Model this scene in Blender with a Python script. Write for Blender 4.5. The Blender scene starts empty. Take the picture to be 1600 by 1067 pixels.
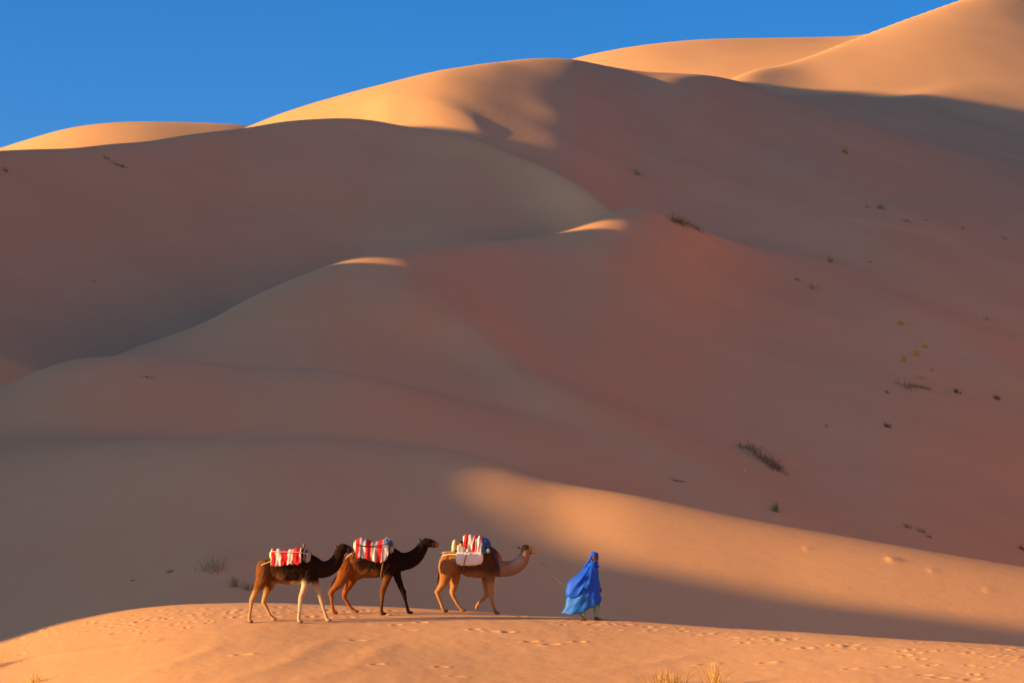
import bpy, bmesh, math, random
import numpy as np
from mathutils import Vector, Matrix, noise

random.seed(7)
rng = np.random.default_rng(11)
sc = bpy.context.scene
col = sc.collection

# ------------------------------------------------------------------ camera
F_PX = 4444.0                      # 100 mm lens on a 36 mm sensor, in pixels of a 1600 wide frame
PITCH = math.atan((880 - 533.5) / F_PX)
cam_d = bpy.data.cameras.new('camera')
cam_d.lens = 100; cam_d.sensor_width = 36; cam_d.clip_start = 0.5; cam_d.clip_end = 8000
cam = bpy.data.objects.new('camera', cam_d); col.objects.link(cam)
cam.rotation_euler = (math.pi / 2 + PITCH, 0, 0)
sc.camera = cam

# ------------------------------------------------------------------ sun and sky
SUN_AZ, SUN_EL = math.radians(15), math.radians(10.5)    # sun stands left of the view, a little on the camera's side
SUN = Vector((-math.cos(SUN_AZ) * math.cos(SUN_EL), -math.sin(SUN_AZ) * math.cos(SUN_EL), math.sin(SUN_EL)))
sd = bpy.data.lights.new('sun', 'SUN'); sd.energy = 5.0; sd.angle = math.radians(0.5); sd.color = (1.0, 0.55, 0.16)
so = bpy.data.objects.new('sun', sd); col.objects.link(so)
so.rotation_euler = SUN.to_track_quat('Z', 'Y').to_euler(); so.location = (-60, -20, 60)

w = bpy.data.worlds.new('World'); sc.world = w; w.use_nodes = True
nt = w.node_tree; nt.nodes.clear()
sky = nt.nodes.new('ShaderNodeTexSky'); sky.sky_type = 'NISHITA'; sky.sun_disc = False
sky.sun_elevation = SUN_EL; sky.sun_rotation = math.atan2(SUN.x, SUN.y)
sky.altitude = 2200; sky.air_density = 0.65; sky.dust_density = 10.0; sky.ozone_density = 3.2
bg = nt.nodes.new('ShaderNodeBackground'); bg.inputs[1].default_value = 0.095
wo = nt.nodes.new('ShaderNodeOutputWorld')
hs = nt.nodes.new('ShaderNodeHueSaturation'); hs.inputs['Saturation'].default_value = 1.23
nt.links.new(sky.outputs[0], hs.inputs['Color']); nt.links.new(hs.outputs[0], bg.inputs[0]); nt.links.new(bg.outputs[0], wo.inputs[0])
sc.view_settings.view_transform = 'Standard'; sc.view_settings.look = 'None'
sc.view_settings.exposure = 1.29; sc.view_settings.gamma = 1.0; sc.view_settings.use_curve_mapping = False

# ------------------------------------------------------------------ measuring
CP, SP = math.cos(PITCH), math.sin(PITCH)
def world(px, py, Y):
    """the point seen at photo pixel (px, py) that lies Y metres ahead of the camera"""
    a = (px - 800) / F_PX; b = (533.5 - py) / F_PX
    dy = CP - b * SP; dz = SP + b * CP
    return np.array((a / dy * Y, Y, dz / dy * Y))
def pixel(p):
    x, y, z = p
    d = y * CP + z * SP; v = -y * SP + z * CP
    return 800 + F_PX * x / d, 533.5 - F_PX * v / d

def pchip(xs, ys, x):
    xs = np.asarray(xs, float); ys = np.asarray(ys, float)
    h = np.diff(xs); d = np.diff(ys) / h
    m = np.zeros_like(xs)
    for i in range(1, len(xs) - 1):
        if d[i-1] * d[i] > 0:
            w1 = 2*h[i] + h[i-1]; w2 = h[i] + 2*h[i-1]
            m[i] = (w1 + w2) / (w1/d[i-1] + w2/d[i])
    m[0] = d[0]; m[-1] = d[-1]
    xc = np.clip(x, xs[0], xs[-1])
    i = np.clip(np.searchsorted(xs, xc) - 1, 0, len(h) - 1)
    t = (xc - xs[i]) / h[i]; hi = h[i]
    return (ys[i]*(1+2*t)*(1-t)**2 + m[i]*hi*t*(1-t)**2 + ys[i+1]*t*t*(3-2*t) + m[i+1]*hi*t*t*(t-1))

def spline(xs, ys, x):
    """Catmull-Rom: smoother than pchip through crests"""
    xs = np.asarray(xs, float); ys = np.asarray(ys, float)
    h = np.diff(xs); d = np.diff(ys) / h
    m = np.empty_like(xs); m[0] = d[0]; m[-1] = d[-1]
    m[1:-1] = (d[:-1]*h[1:] + d[1:]*h[:-1]) / (h[:-1] + h[1:])
    xc = np.clip(x, xs[0], xs[-1])
    i = np.clip(np.searchsorted(xs, xc) - 1, 0, len(h) - 1)
    t = (xc - xs[i]) / h[i]; hi = h[i]
    return (ys[i]*(1+2*t)*(1-t)**2 + m[i]*hi*t*(1-t)**2 + ys[i+1]*t*t*(3-2*t) + m[i+1]*hi*t*t*(t-1))

def smax(a, b, k):
    h = np.maximum(k - np.abs(a - b), 0) / k
    return np.maximum(a, b) + h * h * k * 0.25

class Ridge:
    """a dune ridge: its crest as measured points (px, py, distance), its front slope (s, L, w) and its back slope"""
    def __init__(s, pts, front, back, smooth=70, fine=14, fade=18.0, broad=260):
        s.fade = fade                  # metres below the crest over which its small bends die out
        P = np.array([world(*p) for p in pts])
        u = P[:, 0] / P[:, 1]
        # crest bearing by bearing: distance smoothed along the crest (sand has no kinks), elevation kept close to the measured line
        s.u = np.concatenate([np.linspace(-1.2, -0.45, 200, endpoint=False), np.linspace(-0.45, 0.45, 4000, endpoint=False), np.linspace(0.45, 1.2, 200)])
        Yt = spline(u, P[:, 1], s.u); et = spline(u, P[:, 2] / P[:, 1], s.u)
        def soft(v, px):
            k = np.arange(-4*px, 4*px+1, 1.0); g = np.exp(-0.5*(k/px)**2); g /= g.sum()
            mid = v[200:4200]; return np.concatenate([v[:200], np.convolve(np.pad(mid, 4*px, mode='edge'), g, 'valid'), v[4200:]])
        s.Y = soft(Yt, smooth); s.E = soft(et, fine); s.Y2 = soft(s.Y, broad); s.E2 = soft(s.E, broad)
        s.front, s.back = front, back
    def par(s, v, u):
        if isinstance(v, (list, tuple)):
            px = [(p - 800) / F_PX for p, _ in v]
            return pchip(px, [q for _, q in v], u)   # varies along the ridge
        return v
    def crest(s, u):
        y = np.interp(u, s.u, s.Y); return y, y*np.interp(u, s.u, s.E)
    def __call__(s, u, Y):
        yc, zc = s.crest(u)
        y2 = np.interp(u, s.u, s.Y2); z2 = y2*np.interp(u, s.u, s.E2)
        k = 1 - np.exp(-np.maximum(yc - Y, 0)/s.fade)
        k = k*k; yc = yc + (y2-yc)*k; zc = zc + (z2-zc)*k
        t = Y - yc
        def drop(d, prm):
            sl, L, w = (s.par(v, u) for v in prm)
            d2 = np.sqrt(d*d + w*w) - w
            return sl * L * (1 - np.exp(-d2 / L))
        return np.where(t < 0, zc - drop(np.minimum(t, 0), s.front), zc - drop(np.maximum(t, 0), s.back))

R = {}
R['near'] = Ridge([(-4000,1300,95),(-800,1090,82),(-300,1032,78.5),(0,995,77.2),(100,970,77.2),(200,953,77.0),(300,943,76.8),(400,940,76.6),(533,945,76.3),
                   (700,952,75.8),(800,958,75.2),(900,965,74.3),(1066,977,72.5),(1300,991,69.5),(1600,1010,66),(2300,1060,60),(5000,1300,50)],
                  (0.135, 90, 3.0), (0.5, 9, 0.8), 40, 9, 7.0)
R['apron'] = Ridge([(-2500,1000,154),(-600,740,132),(0,697,123),(200,685,120),(400,680,118.5),(530,685,119.3),(600,691,119.6),(700,703,118.6),(760,716,117),(870,750,113.8),
                    (1000,774,112),(1200,815,109.3),(1400,850,107),(1600,883,105.5),(2100,960,102),(5000,1300,92)],
                   (0.36, 60, [(0,6.0),(600,5.0),(900,5.0),(1600,5.0)]), (0.10, 30, 4), 70, 14, 18.0, 120)
R['long'] = Ridge([(-2500,1300,113),(-500,800,123),(-200,695,130),(0,608,137),(60,580,138),(110,561,139),(185,551,141),(330,560,142),(370,566,142),(450,570,142),(533,574,142),
                   (600,590,142),(700,622,142),(850,667,142),(1000,720,142),(1100,752,143),(1300,800,146),(1600,860,150),(2100,950,156),(5000,1300,150)],
                  ([(0,.42),(550,.42),(800,.36)], 120, [(0,6),(500,7),(700,8),(1600,8)]), (0.35, 20, 1.0))
R['rib'] = Ridge([(-2000,1000,110),(-300,725,138),(0,640,146),(100,588,151),(200,545,156),(300,510,161),(400,466,166),(470,438,170),(533,413,175),(600,400,182),(700,384,191),
                  (760,379,196),(830,373,202),(880,363,206),(915,348,209),(950,333,212),(1000,331,216),(1050,343,220),(1100,368,223),(1200,418,228),(1270,448,234),(1400,520,238),(1600,640,242),(2200,900,240),(5000,1300,220)],
                 (0.33, 140, [(0,7),(600,6),(950,4),(1100,6),(1600,10)]), (0.45, 20, 1.0), 95, 24)
R['bowl'] = Ridge([(-2500,700,150),(-900,330,170),(-400,262,188),(0,241,207),(100,237,214),(200,228,221),(300,215,229),(370,206,235),(450,190,242),(520,184,247),(570,186,250),
                   (640,199,250),(725,218,248),(800,243,243),(880,274,234),(920,298,228),(945,321,223),(985,352,219),(1040,425,213),(1120,600,206),(1300,900,198),(2000,1000,190),(5000,1300,190)],
                  (0.50, 160, [(0,2),(600,2.5),(900,3)]), (0.3, 60, 2.0))
R['flank'] = Ridge([(-2000,900,330),(700,400,310),(850,300,290),(1000,205,306),(1130,154,348),(1300,153,405),(1600,172,474),(2000,205,540),(3000,300,500),(5000,500,500)],
                   (0.28, 900, 14), (0.05, 40, 14), 120, 90)
R['dome'] = Ridge([(-2000,700,330),(100,300,298),(250,245,296),(370,206,294),(450,176,292),(533,154,291),(600,135,290.5),(650,123,291.5),(700,112,295),(750,104.5,301),(800,99,309.5),(850,96,317),(890,98,321.5),(940,108,326),
                   (1000,118,331.5),(1060,120,338),(1110,125,344),(1150,134,349),(1300,185,350),(1600,300,370),(5000,700,400)],
                  (0.36, 900, [(300,5),(700,6),(900,9)]), (0.35, 60, 5), 30, 12, 60.0, 90)
R['knoll'] = Ridge([(-2500,600,500),(-300,320,480),(0,233,475),(60,214,475),(100,203,475),(150,195,475),(200,192,475),(300,194,480),(385,198,486),(500,225,490),(1500,600,500)],
                   (0.34, 250, 6), (0.3, 60, 3))
R['horizon'] = Ridge([(-1000,500,560),(700,170,560),(880,98,560),(1000,73,565),(1100,64,572),(1200,62,580),(1300,60,590),(1340,58,596),(1450,40,610),(1800,0,620),(5000,200,620)],
                     (0.36, 700, 6), (0.3, 80, 4))
R['peak'] = Ridge([(700,330,420),(1000,200,430),(1130,131,440),(1170,113,447),(1217,104,455),(1260,92,464),(1310,72,476),(1350,57,480),(1420,31,490),(1500,2,501),(1600,-32,516),(2000,-130,640),(3000,0,700),(5000,300,700)],
                  ([(1000,.34),(1150,.35),(1320,.41),(1600,.44),(2000,.455),(3000,.46)], 1000, 3), (0.45, 80, 2))

def bump_along(pts, amp, wf, wb, ends=0.03):
    """a low swell on a slope: crest line through points, front width, back width"""
    P = np.array([world(*p) for p in pts]); us = P[:,0]/P[:,1]; ys = P[:,1]
    def f(u, Y):
        t = Y - spline(us, ys, u)
        e = np.where(t < 0, np.exp(-(t/wf)**2), np.exp(-(t/wb)**2))
        end = np.clip((u-us[0])/ends,0,1)*np.clip((us[-1]-u)/ends,0,1)
        return amp*e*end*end*(3-2*end)
    return f
SWELLS = [bump_along([(850,180,318),(1066,158,318),(1180,195,300),(1300,228,288),(1400,245,280),(1600,290,265),(1900,340,255)], 1.2, 16, 24),
          bump_along([(850,240,270),(1000,255,268),(1066,256,270),(1200,300,262),(1300,318,258),(1400,333,250),(1600,400,236),(1900,480,225)], 1.1, 13, 20),
          bump_along([(950,330,222),(1066,345,225),(1200,368,226),(1300,403,220),(1400,430,214),(1500,465,208),(1600,502,200),(1900,620,185)], 1.0, 11, 16),
          bump_along([(520,480,165),(700,520,162),(850,590,150),(1000,650,143),(1200,720,134),(1400,770,125),(1700,830,118)], 0.9, 7, 10),
          bump_along([(560,168,272),(640,172,270),(700,186,264),(750,206,256),(790,226,247)], 0.24, 15, 6, 0.012)]

# unseen ridge left of the frame, crest shaped for its wide shadow and gaps: (y, crest height)
OCC = [(-404,4),(-104,4),(-4,4.5),(36,9.0),(46,11.0),(51,13.8),(55,17.8),(58,19.9),(62,20.6),(65,20.3),(68,19.9),(72,19.9),(76,20.3),(79,20.9),(82,21.5),(84.5,22.15),(86,22.6),(87.5,23.3),(88.6,24.8),(90,26.4),(96,28.6),(108,31),(122,34),(132,36),
       (139,37.4),(145.8,37.6),(147.3,35.1),(149.3,35.75),(150.6,36.3),(152.0,39.2),(164,43.4),(173.6,45.8),(175.2,43.3),(177.4,43.95),(178.8,46.3),(184.2,49.2),(190,52),(197,53.5),(203,54),(212,55.2),(216,55.6),(221,57.2),(236,57.2),(256,54.9),(296,48.9),(396,32.9),(696,12.9)]
OCC_X = -100.0
def occluder(X, Y):
    h = pchip([a for a,_ in OCC], [b for _,b in OCC], Y)
    d = X - OCC_X
    lee = 0.58; sto = 0.28
    d2 = np.where(d > 0, np.sqrt(d*d+1.5)-1.22, np.sqrt(d*d+9)-3)
    near = h - np.where(d > 0, lee, sto) * d2
    # a higher unseen dune, added beyond it to shade the far slope on the right
    h2 = pchip([-210,140,227,282,305,324,339,356,376,396,416,490,690], [0,20,58,97,111.5,116.3,117.7,118.5,118,97,78,50,10], Y)
    e = X + 178
    d2 = np.where(e > 0, np.sqrt(e*e+4)-2, np.sqrt(e*e+9)-3)
    # unseen dunes added to the right and behind, bouncing sunlight into the shade
    xr = 178 + 0.36*np.maximum(Y, 0) + 9*np.sin(Y/47.0)
    hr = pchip([-260,-160,-60,30,140,260,420,600], [58,81,92,97,92,96,64,5], Y)
    d = X - xr
    right = hr - np.where(d < 0, 0.58, 0.5)*(np.sqrt(d*d+4)-2)
    yb = -120 + 10*np.sin(X/40.0); d = Y - yb
    hb = pchip([-300,-150,-60,30,120,250], [2,3,3,6,20,5], X)
    behind = hb - np.where(d > 0, 0.36, 0.5)*(np.sqrt(d*d+9)-3)
    d = (X-60)*0.75 - (Y+130)*0.66; t = (X-60)*0.66 + (Y+130)*0.75
    slant = pchip([-260,-150,-40,60,170,300], [10,60,74,75,70,40], t) - np.where(d < 0, 0.62, 0.5)*(np.sqrt(d*d+4)-2)
    near = np.maximum(np.maximum(near, right), np.maximum(behind, slant))
    return np.maximum(near, h2 - np.where(e > 0, 0.64, 0.3)*d2)

def vnoise(x, y, seed):
    r = np.random.default_rng(seed).random((64, 64))*2-1
    xi = np.floor(x).astype(int); yi = np.floor(y).astype(int)
    fx = x-xi; fy = y-yi; fx = fx*fx*fx*(fx*(fx*6-15)+10); fy = fy*fy*fy*(fy*(fy*6-15)+10)
    a = r[xi%64, yi%64]; b = r[(xi+1)%64, yi%64]; c = r[xi%64, (yi+1)%64]; d = r[(xi+1)%64, (yi+1)%64]
    return (a*(1-fx)+b*fx)*(1-fy) + (c*(1-fx)+d*fx)*fy

def height(X, Y):
    X = np.asarray(X, float); Y = np.asarray(Y, float)
    rr = np.hypot(X, Y)
    base = -3.4 + 1.7*np.exp(-(rr/24)**2)
    base = base + 5*np.clip((rr-300)/600, 0, 1)*(vnoise(X/90, Y/90, 3)+vnoise(X/37+5, Y/37, 4)*0.4)*np.clip(1-Y/200, 0, 1)
    front = Y > 4
    Ys = np.where(front, Y, 4.0); u = np.clip(X/Ys, -3, 3)
    z = np.full_like(base, -50.0)
    for n, k in (('horizon',4),('peak',2),('knoll',3),('flank',4),('dome',5),('bowl',2.5),('rib',4.5),('long',1.2),('apron',1.6)):
        r = R[n](u, Ys)
        if n == 'flank':
            for s in SWELLS[:3]: r = r + s(u, Ys)
        if n == 'dome': r = r + SWELLS[4](u, Ys)
        if n == 'rib':
            r = r + SWELLS[3](u, Ys)
        reach = {'horizon':330,'peak':300,'knoll':300,'flank':110,'dome':150,'bowl':165,'rib':110,'long':95,'apron':84}[n]
        r = r - 1.2*np.maximum(0, reach - Ys)          # a dune ends in front of its foot
        z = smax(z, r, k)
    z = np.where(front, z, -50)
    z = smax(z, occluder(X, Y), 3.0)
    z = smax(z, base, 1.0)
    n = np.where(front, R['near'](u, Ys), -50)
    z = smax(z, n, 0.5)
    # broad unevenness that every sand slope has
    far = np.clip((rr-70)/60, 0, 1)
    z = z + far*(0.22*vnoise(X/14, Y/19, 5) + 0.10*vnoise(X/6+9, Y/7, 6))*np.clip(rr/160, 0.3, 1)*np.clip(1.6-rr/350, 0.35, 1)
    z = z + (1-far)*0.05*vnoise(X/3.5, Y/5, 8)
    return z

def hit(px, py, y0=40, y1=900, n=4000):
    """where the ray through photo pixel (px, py) first meets the sand"""
    Y = np.linspace(y0, y1, n); d = world(px, py, 1.0)
    f = d[2]*Y - height(d[0]*Y, Y)
    i = np.argmax(f < 0)
    if f[i] >= 0: return None
    a, b = Y[i-1], Y[i]
    for _ in range(25):
        m = 0.5*(a+b)
        if d[2]*m - float(height(np.array([d[0]*m]), np.array([m]))[0]) < 0: b = m
        else: a = m
    return Vector(d*b)

# ------------------------------------------------------------------ materials
def material(name, rough=0.8):
    m = bpy.data.materials.new(name); m.use_nodes = True
    b = m.node_tree.nodes['Principled BSDF']; b.inputs['Roughness'].default_value = rough
    b.inputs['Specular IOR Level'].default_value = 0.2
    return m, m.node_tree, b
def sand_material():
    m, t, b = material('sand', 0.95)
    b.inputs['Specular IOR Level'].default_value = 0.05
    geo = t.nodes.new('ShaderNodeNewGeometry')
    n1 = t.nodes.new('ShaderNodeTexNoise'); n1.inputs['Scale'].default_value = 0.09; n1.inputs['Detail'].default_value = 5
    n2 = t.nodes.new('ShaderNodeTexNoise'); n2.inputs['Scale'].default_value = 9.0; n2.inputs['Detail'].default_value = 4
    for n in (n1, n2): t.links.new(geo.outputs['Position'], n.inputs['Vector'])
    mix = t.nodes.new('ShaderNodeMix'); mix.data_type = 'RGBA'
    mix.inputs['A'].default_value = (0.60, 0.342, 0.158, 1); mix.inputs['B'].default_value = (0.715, 0.42, 0.205, 1)
    ad = t.nodes.new('ShaderNodeMath'); ad.operation = 'MULTIPLY_ADD'; ad.inputs[1].default_value = 0.4
    sb = t.nodes.new('ShaderNodeMath'); sb.operation = 'MULTIPLY_ADD'; sb.inputs[1].default_value = 1.0; sb.inputs[2].default_value = -0.2
    t.links.new(n2.outputs['Fac'], ad.inputs[0]); t.links.new(n1.outputs['Fac'], sb.inputs[0]); t.links.new(sb.outputs[0], ad.inputs[2])
    t.links.new(ad.outputs[0], mix.inputs['Factor']); t.links.new(mix.outputs['Result'], b.inputs['Base Color'])
    # wind ripples, bent by a slow noise
    mp = t.nodes.new('ShaderNodeMapping'); mp.inputs['Rotation'].default_value = (0, 0, math.radians(20))
    t.links.new(geo.outputs['Position'], mp.inputs['Vector'])
    wv = t.nodes.new('ShaderNodeTexWave'); wv.inputs['Scale'].default_value = 2.2; wv.inputs['Distortion'].default_value = 3.0
    wv.inputs['Detail'].default_value = 2; wv.inputs['Detail Scale'].default_value = 0.6
    t.links.new(mp.outputs[0], wv.inputs['Vector'])
    n3 = t.nodes.new('ShaderNodeTexNoise'); n3.inputs['Scale'].default_value = 22; n3.inputs['Detail'].default_value = 3
    t.links.new(geo.outputs['Position'], n3.inputs['Vector'])
    sm = t.nodes.new('ShaderNodeMath'); sm.operation = 'MULTIPLY_ADD'; sm.inputs[1].default_value = 0.5
    t.links.new(n3.outputs['Fac'], sm.inputs[0]); t.links.new(wv.outputs['Fac'], sm.inputs[2])
    n4 = t.nodes.new('ShaderNodeTexNoise'); n4.inputs['Scale'].default_value = 1.3; n4.inputs['Detail'].default_value = 8; n4.inputs['Roughness'].default_value = 0.62
    t.links.new(geo.outputs['Position'], n4.inputs['Vector'])
    b2 = t.nodes.new('ShaderNodeBump'); b2.inputs['Strength'].default_value = 0.5; b2.inputs['Distance'].default_value = 0.035
    t.links.new(n4.outputs['Fac'], b2.inputs['Height'])
    bp = t.nodes.new('ShaderNodeBump'); bp.inputs['Strength'].default_value = 0.05; bp.inputs['Distance'].default_value = 0.012
    t.links.new(b2.outputs[0], bp.inputs['Normal'])
    t.links.new(sm.outputs[0], bp.inputs['Height']); t.links.new(bp.outputs[0], b.inputs['Normal'])
    return m
SAND = sand_material()

# ------------------------------------------------------------------ dunes
def seq(*parts):
    out = []
    for a, b, st in parts:
        n = max(1, int(round((b-a)/st)))
        out += list(np.linspace(a, b, n, endpoint=False))
    return out
def polar_sheet(name, thetas, rs, relief=None, closed=True, skirt=None):
    T, Rr = np.meshgrid(np.radians(thetas), rs)
    X = Rr*np.sin(T); Y = Rr*np.cos(T)
    Z = height(X, Y)
    if relief is not None: Z = Z + relief(X, Y, T, Rr)
    if skirt: Z[skirt[0]] -= skirt[1]
    nr, nc = X.shape
    V = np.stack([X, Y, Z], -1).reshape(-1, 3)
    i = np.arange(nr-1)[:, None]*nc + np.arange(nc if closed else nc-1)[None]
    j = np.arange(nr-1)[:, None]*nc + (np.arange(1, nc+1) % nc if closed else np.arange(1, nc))[None]
    Q = np.stack([i, j, j+nc, i+nc], -1).reshape(-1, 4)[:, ::-1]
    me = bpy.data.meshes.new(name)
    me.vertices.add(len(V)); me.vertices.foreach_set('co', V.astype(np.float32).ravel())
    me.loops.add(Q.size); me.loops.foreach_set('vertex_index', Q.astype(np.int32).ravel())
    me.polygons.add(len(Q)); me.polygons.foreach_set('loop_start', np.arange(0, Q.size, 4, dtype=np.int32))
    me.update(calc_edges=True); me.shade_smooth(); me.validate()
    me.materials.append(SAND)
    o = bpy.data.objects.new(name, me); col.objects.link(o); o['kind'] = 'structure'
    return o
QUICK = 1.0
th_near = seq((-180,-60,3),(-60,-10.7,0.8),(-10.7,10.7,0.026*QUICK),(10.7,60,0.8),(60,180,3))
th_far = seq((-180,-90,1.5),(-90,-30,0.5),(-30,-10.7,0.25),(-10.7,10.7,0.04*QUICK),(10.7,30,0.25),(30,180,1.5))
r_near = [0.2,2,5] + seq((8,54,1.5),(54,83,0.07*QUICK),(83,89,0.3)) + [89.0]
r_far = seq((88.8,135,0.28*QUICK),(135,265,0.7*QUICK),(265,620,2.0*QUICK)) + list(np.geomspace(620, 5000, 40))

# footprints and low relief on the near dune
def near_relief(X, Y, T, Rr):
    Z = np.zeros_like(X)
    rs = np.array(r_near); ths = np.radians(np.array(th_near))
    def stamp(x, y, f, reach):
        r = math.hypot(x, y); t = math.atan2(x, y)
        i0, i1 = np.searchsorted(rs, (r-reach, r+reach)); j0, j1 = np.searchsorted(ths, (t-reach/r, t+reach/r))
        if i1 <= i0 or j1 <= j0: return
        sl = (slice(i0, i1), slice(j0, j1))
        Z[sl] += f(X[sl]-x, Y[sl]-y)
    g = np.random.default_rng(5)
    def print_at(px, py, size, depth, ang):
        d = world(px, py, 1.0); Ys = np.linspace(54, 82, 260)
        below = d[2]*Ys < R['near'](d[0]/1.0 + 0*Ys, Ys)
        if not below.any(): return
        h = Vector(d*Ys[np.argmax(below)])
        ca, sa = math.cos(ang), math.sin(ang); lx, ly = size
        def f(dx, dy):
            a = (dx*ca+dy*sa)/lx; b = (-dx*sa+dy*ca)/ly; q = a*a+b*b
            return -0.85*depth*np.exp(-q*q) + depth*0.35*np.exp(-((np.sqrt(q)-1.5)/0.5)**2)
        stamp(h.x, h.y, f, max(size)*3)
    crest_y = lambda px: np.interp(px, [0,100,200,300,400,533,700,800,900,1066,1300,1600], [995,970,953,943,940,945,952,958,965,977,991,1010])
    for k in range(140):                                   # the churned band behind the animals
        px = g.uniform(-10, 640); c = crest_y(px)
        py = c + 4 + abs(g.normal(0, 1))*np.interp(px, [0,300,560,640], [18,16,11,6])
        print_at(px, py, (g.uniform(.06,.12), g.uniform(.06,.12)), g.uniform(.008,.028), g.uniform(0,3))
    for k in range(100):                                   # older tracks leading down to the right
        px = g.uniform(800, 1610); t = (px-800)/800
        py = crest_y(px) + 3 + abs(g.normal(0, 1))*(5+9*t) + (12*t if k % 2 else 0)
        print_at(px, py, (g.uniform(.08,.15), g.uniform(.05,.09)), g.uniform(.010,.032), g.normal(0.1, .5))
    for px, py in [(770,988),(794,990),(742,985),(830,1004),(862,1008),(905,1003),(1238,1013),(1262,1012),(1105,1036),(1330,1046),(1395,1043),(1444,1055),(1520,1060),(1470,1058),(1330,1008),(1200,1034),(620,975),(640,984),(560,1000),(590,1040),(690,1042),(380,1025),(235,1000),(180,988),(715,1056),(500,968),(660,972)]:
        print_at(px, py, (g.uniform(.11,.18), g.uniform(.07,.11)), g.uniform(.02,.045), g.normal(0.1, .4))
    # long low wind marks running across the slope
    for p, q in [((190,1066),(345,1008)),((350,1066),(540,1000)),((60,1025),(260,1000)),((470,1066),(620,1010)),((900,1050),(1100,1020))]:
        A, B = hit(*p, 50, 84, 700), hit(*q, 50, 84, 700)
        if A is None or B is None: continue
        dx, dy = B.x-A.x, B.y-A.y; L = math.hypot(dx, dy)
        m = (Rr > 50) & (Rr < 84) & (np.abs(T) < 0.3)
        a = ((X-A.x)*dx+(Y-A.y)*dy)/L; b = (-(X-A.x)*dy+(Y-A.y)*dx)/L + 0.25*np.sin(a*0.8)
        Z += m*0.022*np.exp(-(b/0.35)**2)*np.clip(a/1.5+.5, 0, 1)*np.clip((L-a)/1.5+.5, 0, 1)
    fine = (Rr > 54) & (Rr < 83) & (np.abs(T) < 0.19)
    Z += fine*(0.004*vnoise(X*2.4, Y*1.3, 21) + 0.002*vnoise(X*6, Y*3.1, 22))
    return Z
def far_relief(X, Y, T, Rr):
    """small hummocks of sand caught on the sunlit slope and the slopes behind"""
    Z = np.zeros_like(X)
    for px, py, w_, h_ in [(1260,857,.18,.07),(1392,874,.26,.14),(1455,891,.18,.07),(1542,921,.18,.06),(1190,712,1.6,.5),(1075,356,1.8,.4),(1435,610,1.2,.3),(330,884,1.2,.25)]:
        h = hit(px, py, 80, 300, 900)
        if h is None: continue
        m = (np.abs(X-h.x) < 6*w_) & (np.abs(Y-h.y) < 6*w_)
        dx, dy = X[m]-h.x, Y[m]-h.y
        Z[m] += 0.55*h_*np.exp(-(dx/(w_*np.where(dx > 0, 1.5, .6)))**2-(dy/w_)**2)
    return Z
polar_sheet('foreground_dune', th_near, r_near, relief=near_relief, skirt=(-1, 0.4))
polar_sheet('sand_dunes', th_far, r_far, relief=far_relief, skirt=(0, 0.4))

# ------------------------------------------------------------------ helpers for things
def link(name, me, parent=None, mats=()):
    o = bpy.data.objects.new(name, me); col.objects.link(o)
    for m in mats: me.materials.append(m)
    if parent is not None: o.parent = parent
    return o
def thing(name, label, cat, loc=(0, 0, 0), group=None):
    o = bpy.data.objects.new(name, None); col.objects.link(o); o.location = loc; o.empty_display_size = 0.2
    return tag(o, label, cat, group)
def tag(o, label, cat, group=None):
    o['label'] = label; o['category'] = cat
    if group: o['group'] = group
    return o
def flat(name, c, rough=0.8, bump=0.0, scale=30.0, vary=0.25, spec=0.2):
    m, t, b = material(name, rough); b.inputs['Specular IOR Level'].default_value = spec
    tc = t.nodes.new('ShaderNodeTexCoord'); n = t.nodes.new('ShaderNodeTexNoise'); n.inputs['Scale'].default_value = scale; n.inputs['Detail'].default_value = 4
    t.links.new(tc.outputs['Object'], n.inputs['Vector'])
    mx = t.nodes.new('ShaderNodeMix'); mx.data_type = 'RGBA'
    mx.inputs['A'].default_value = tuple(v*(1-vary) for v in c)+(1,); mx.inputs['B'].default_value = tuple(min(1, v*(1+vary)) for v in c)+(1,)
    t.links.new(n.outputs['Fac'], mx.inputs['Factor']); t.links.new(mx.outputs['Result'], b.inputs['Base Color'])
    if bump:
        bp = t.nodes.new('ShaderNodeBump'); bp.inputs['Strength'].default_value = bump; bp.inputs['Distance'].default_value = 0.01
        t.links.new(n.outputs['Fac'], bp.inputs['Height']); t.links.new(bp.outputs[0], b.inputs['Normal'])
    return m
def painted(name, attr, rough, scale, vary, bump, sheen=0.0, spec=0.2):
    """surface whose own colours (coat patches, woven stripes) are stored on the mesh"""
    m, t, b = material(name, rough); b.inputs['Specular IOR Level'].default_value = spec
    b.inputs['Sheen Weight'].default_value = sheen
    at = t.nodes.new('ShaderNodeAttribute'); at.attribute_name = attr
    tc = t.nodes.new('ShaderNodeTexCoord'); n = t.nodes.new('ShaderNodeTexNoise'); n.inputs['Scale'].default_value = scale; n.inputs['Detail'].default_value = 5
    t.links.new(tc.outputs['Object'], n.inputs['Vector'])
    mr = t.nodes.new('ShaderNodeMapRange'); mr.inputs['To Min'].default_value = 1-vary; mr.inputs['To Max'].default_value = 1+vary
    t.links.new(n.outputs['Fac'], mr.inputs['Value'])
    mx = t.nodes.new('ShaderNodeVectorMath'); mx.operation = 'SCALE'
    t.links.new(at.outputs['Color'], mx.inputs[0]); t.links.new(mr.outputs[0], mx.inputs['Scale']); t.links.new(mx.outputs[0], b.inputs['Base Color'])
    bp = t.nodes.new('ShaderNodeBump'); bp.inputs['Strength'].default_value = bump; bp.inputs['Distance'].default_value = 0.012
    t.links.new(n.outputs['Fac'], bp.inputs['Height']); t.links.new(bp.outputs[0], b.inputs['Normal'])
    return m

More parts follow.
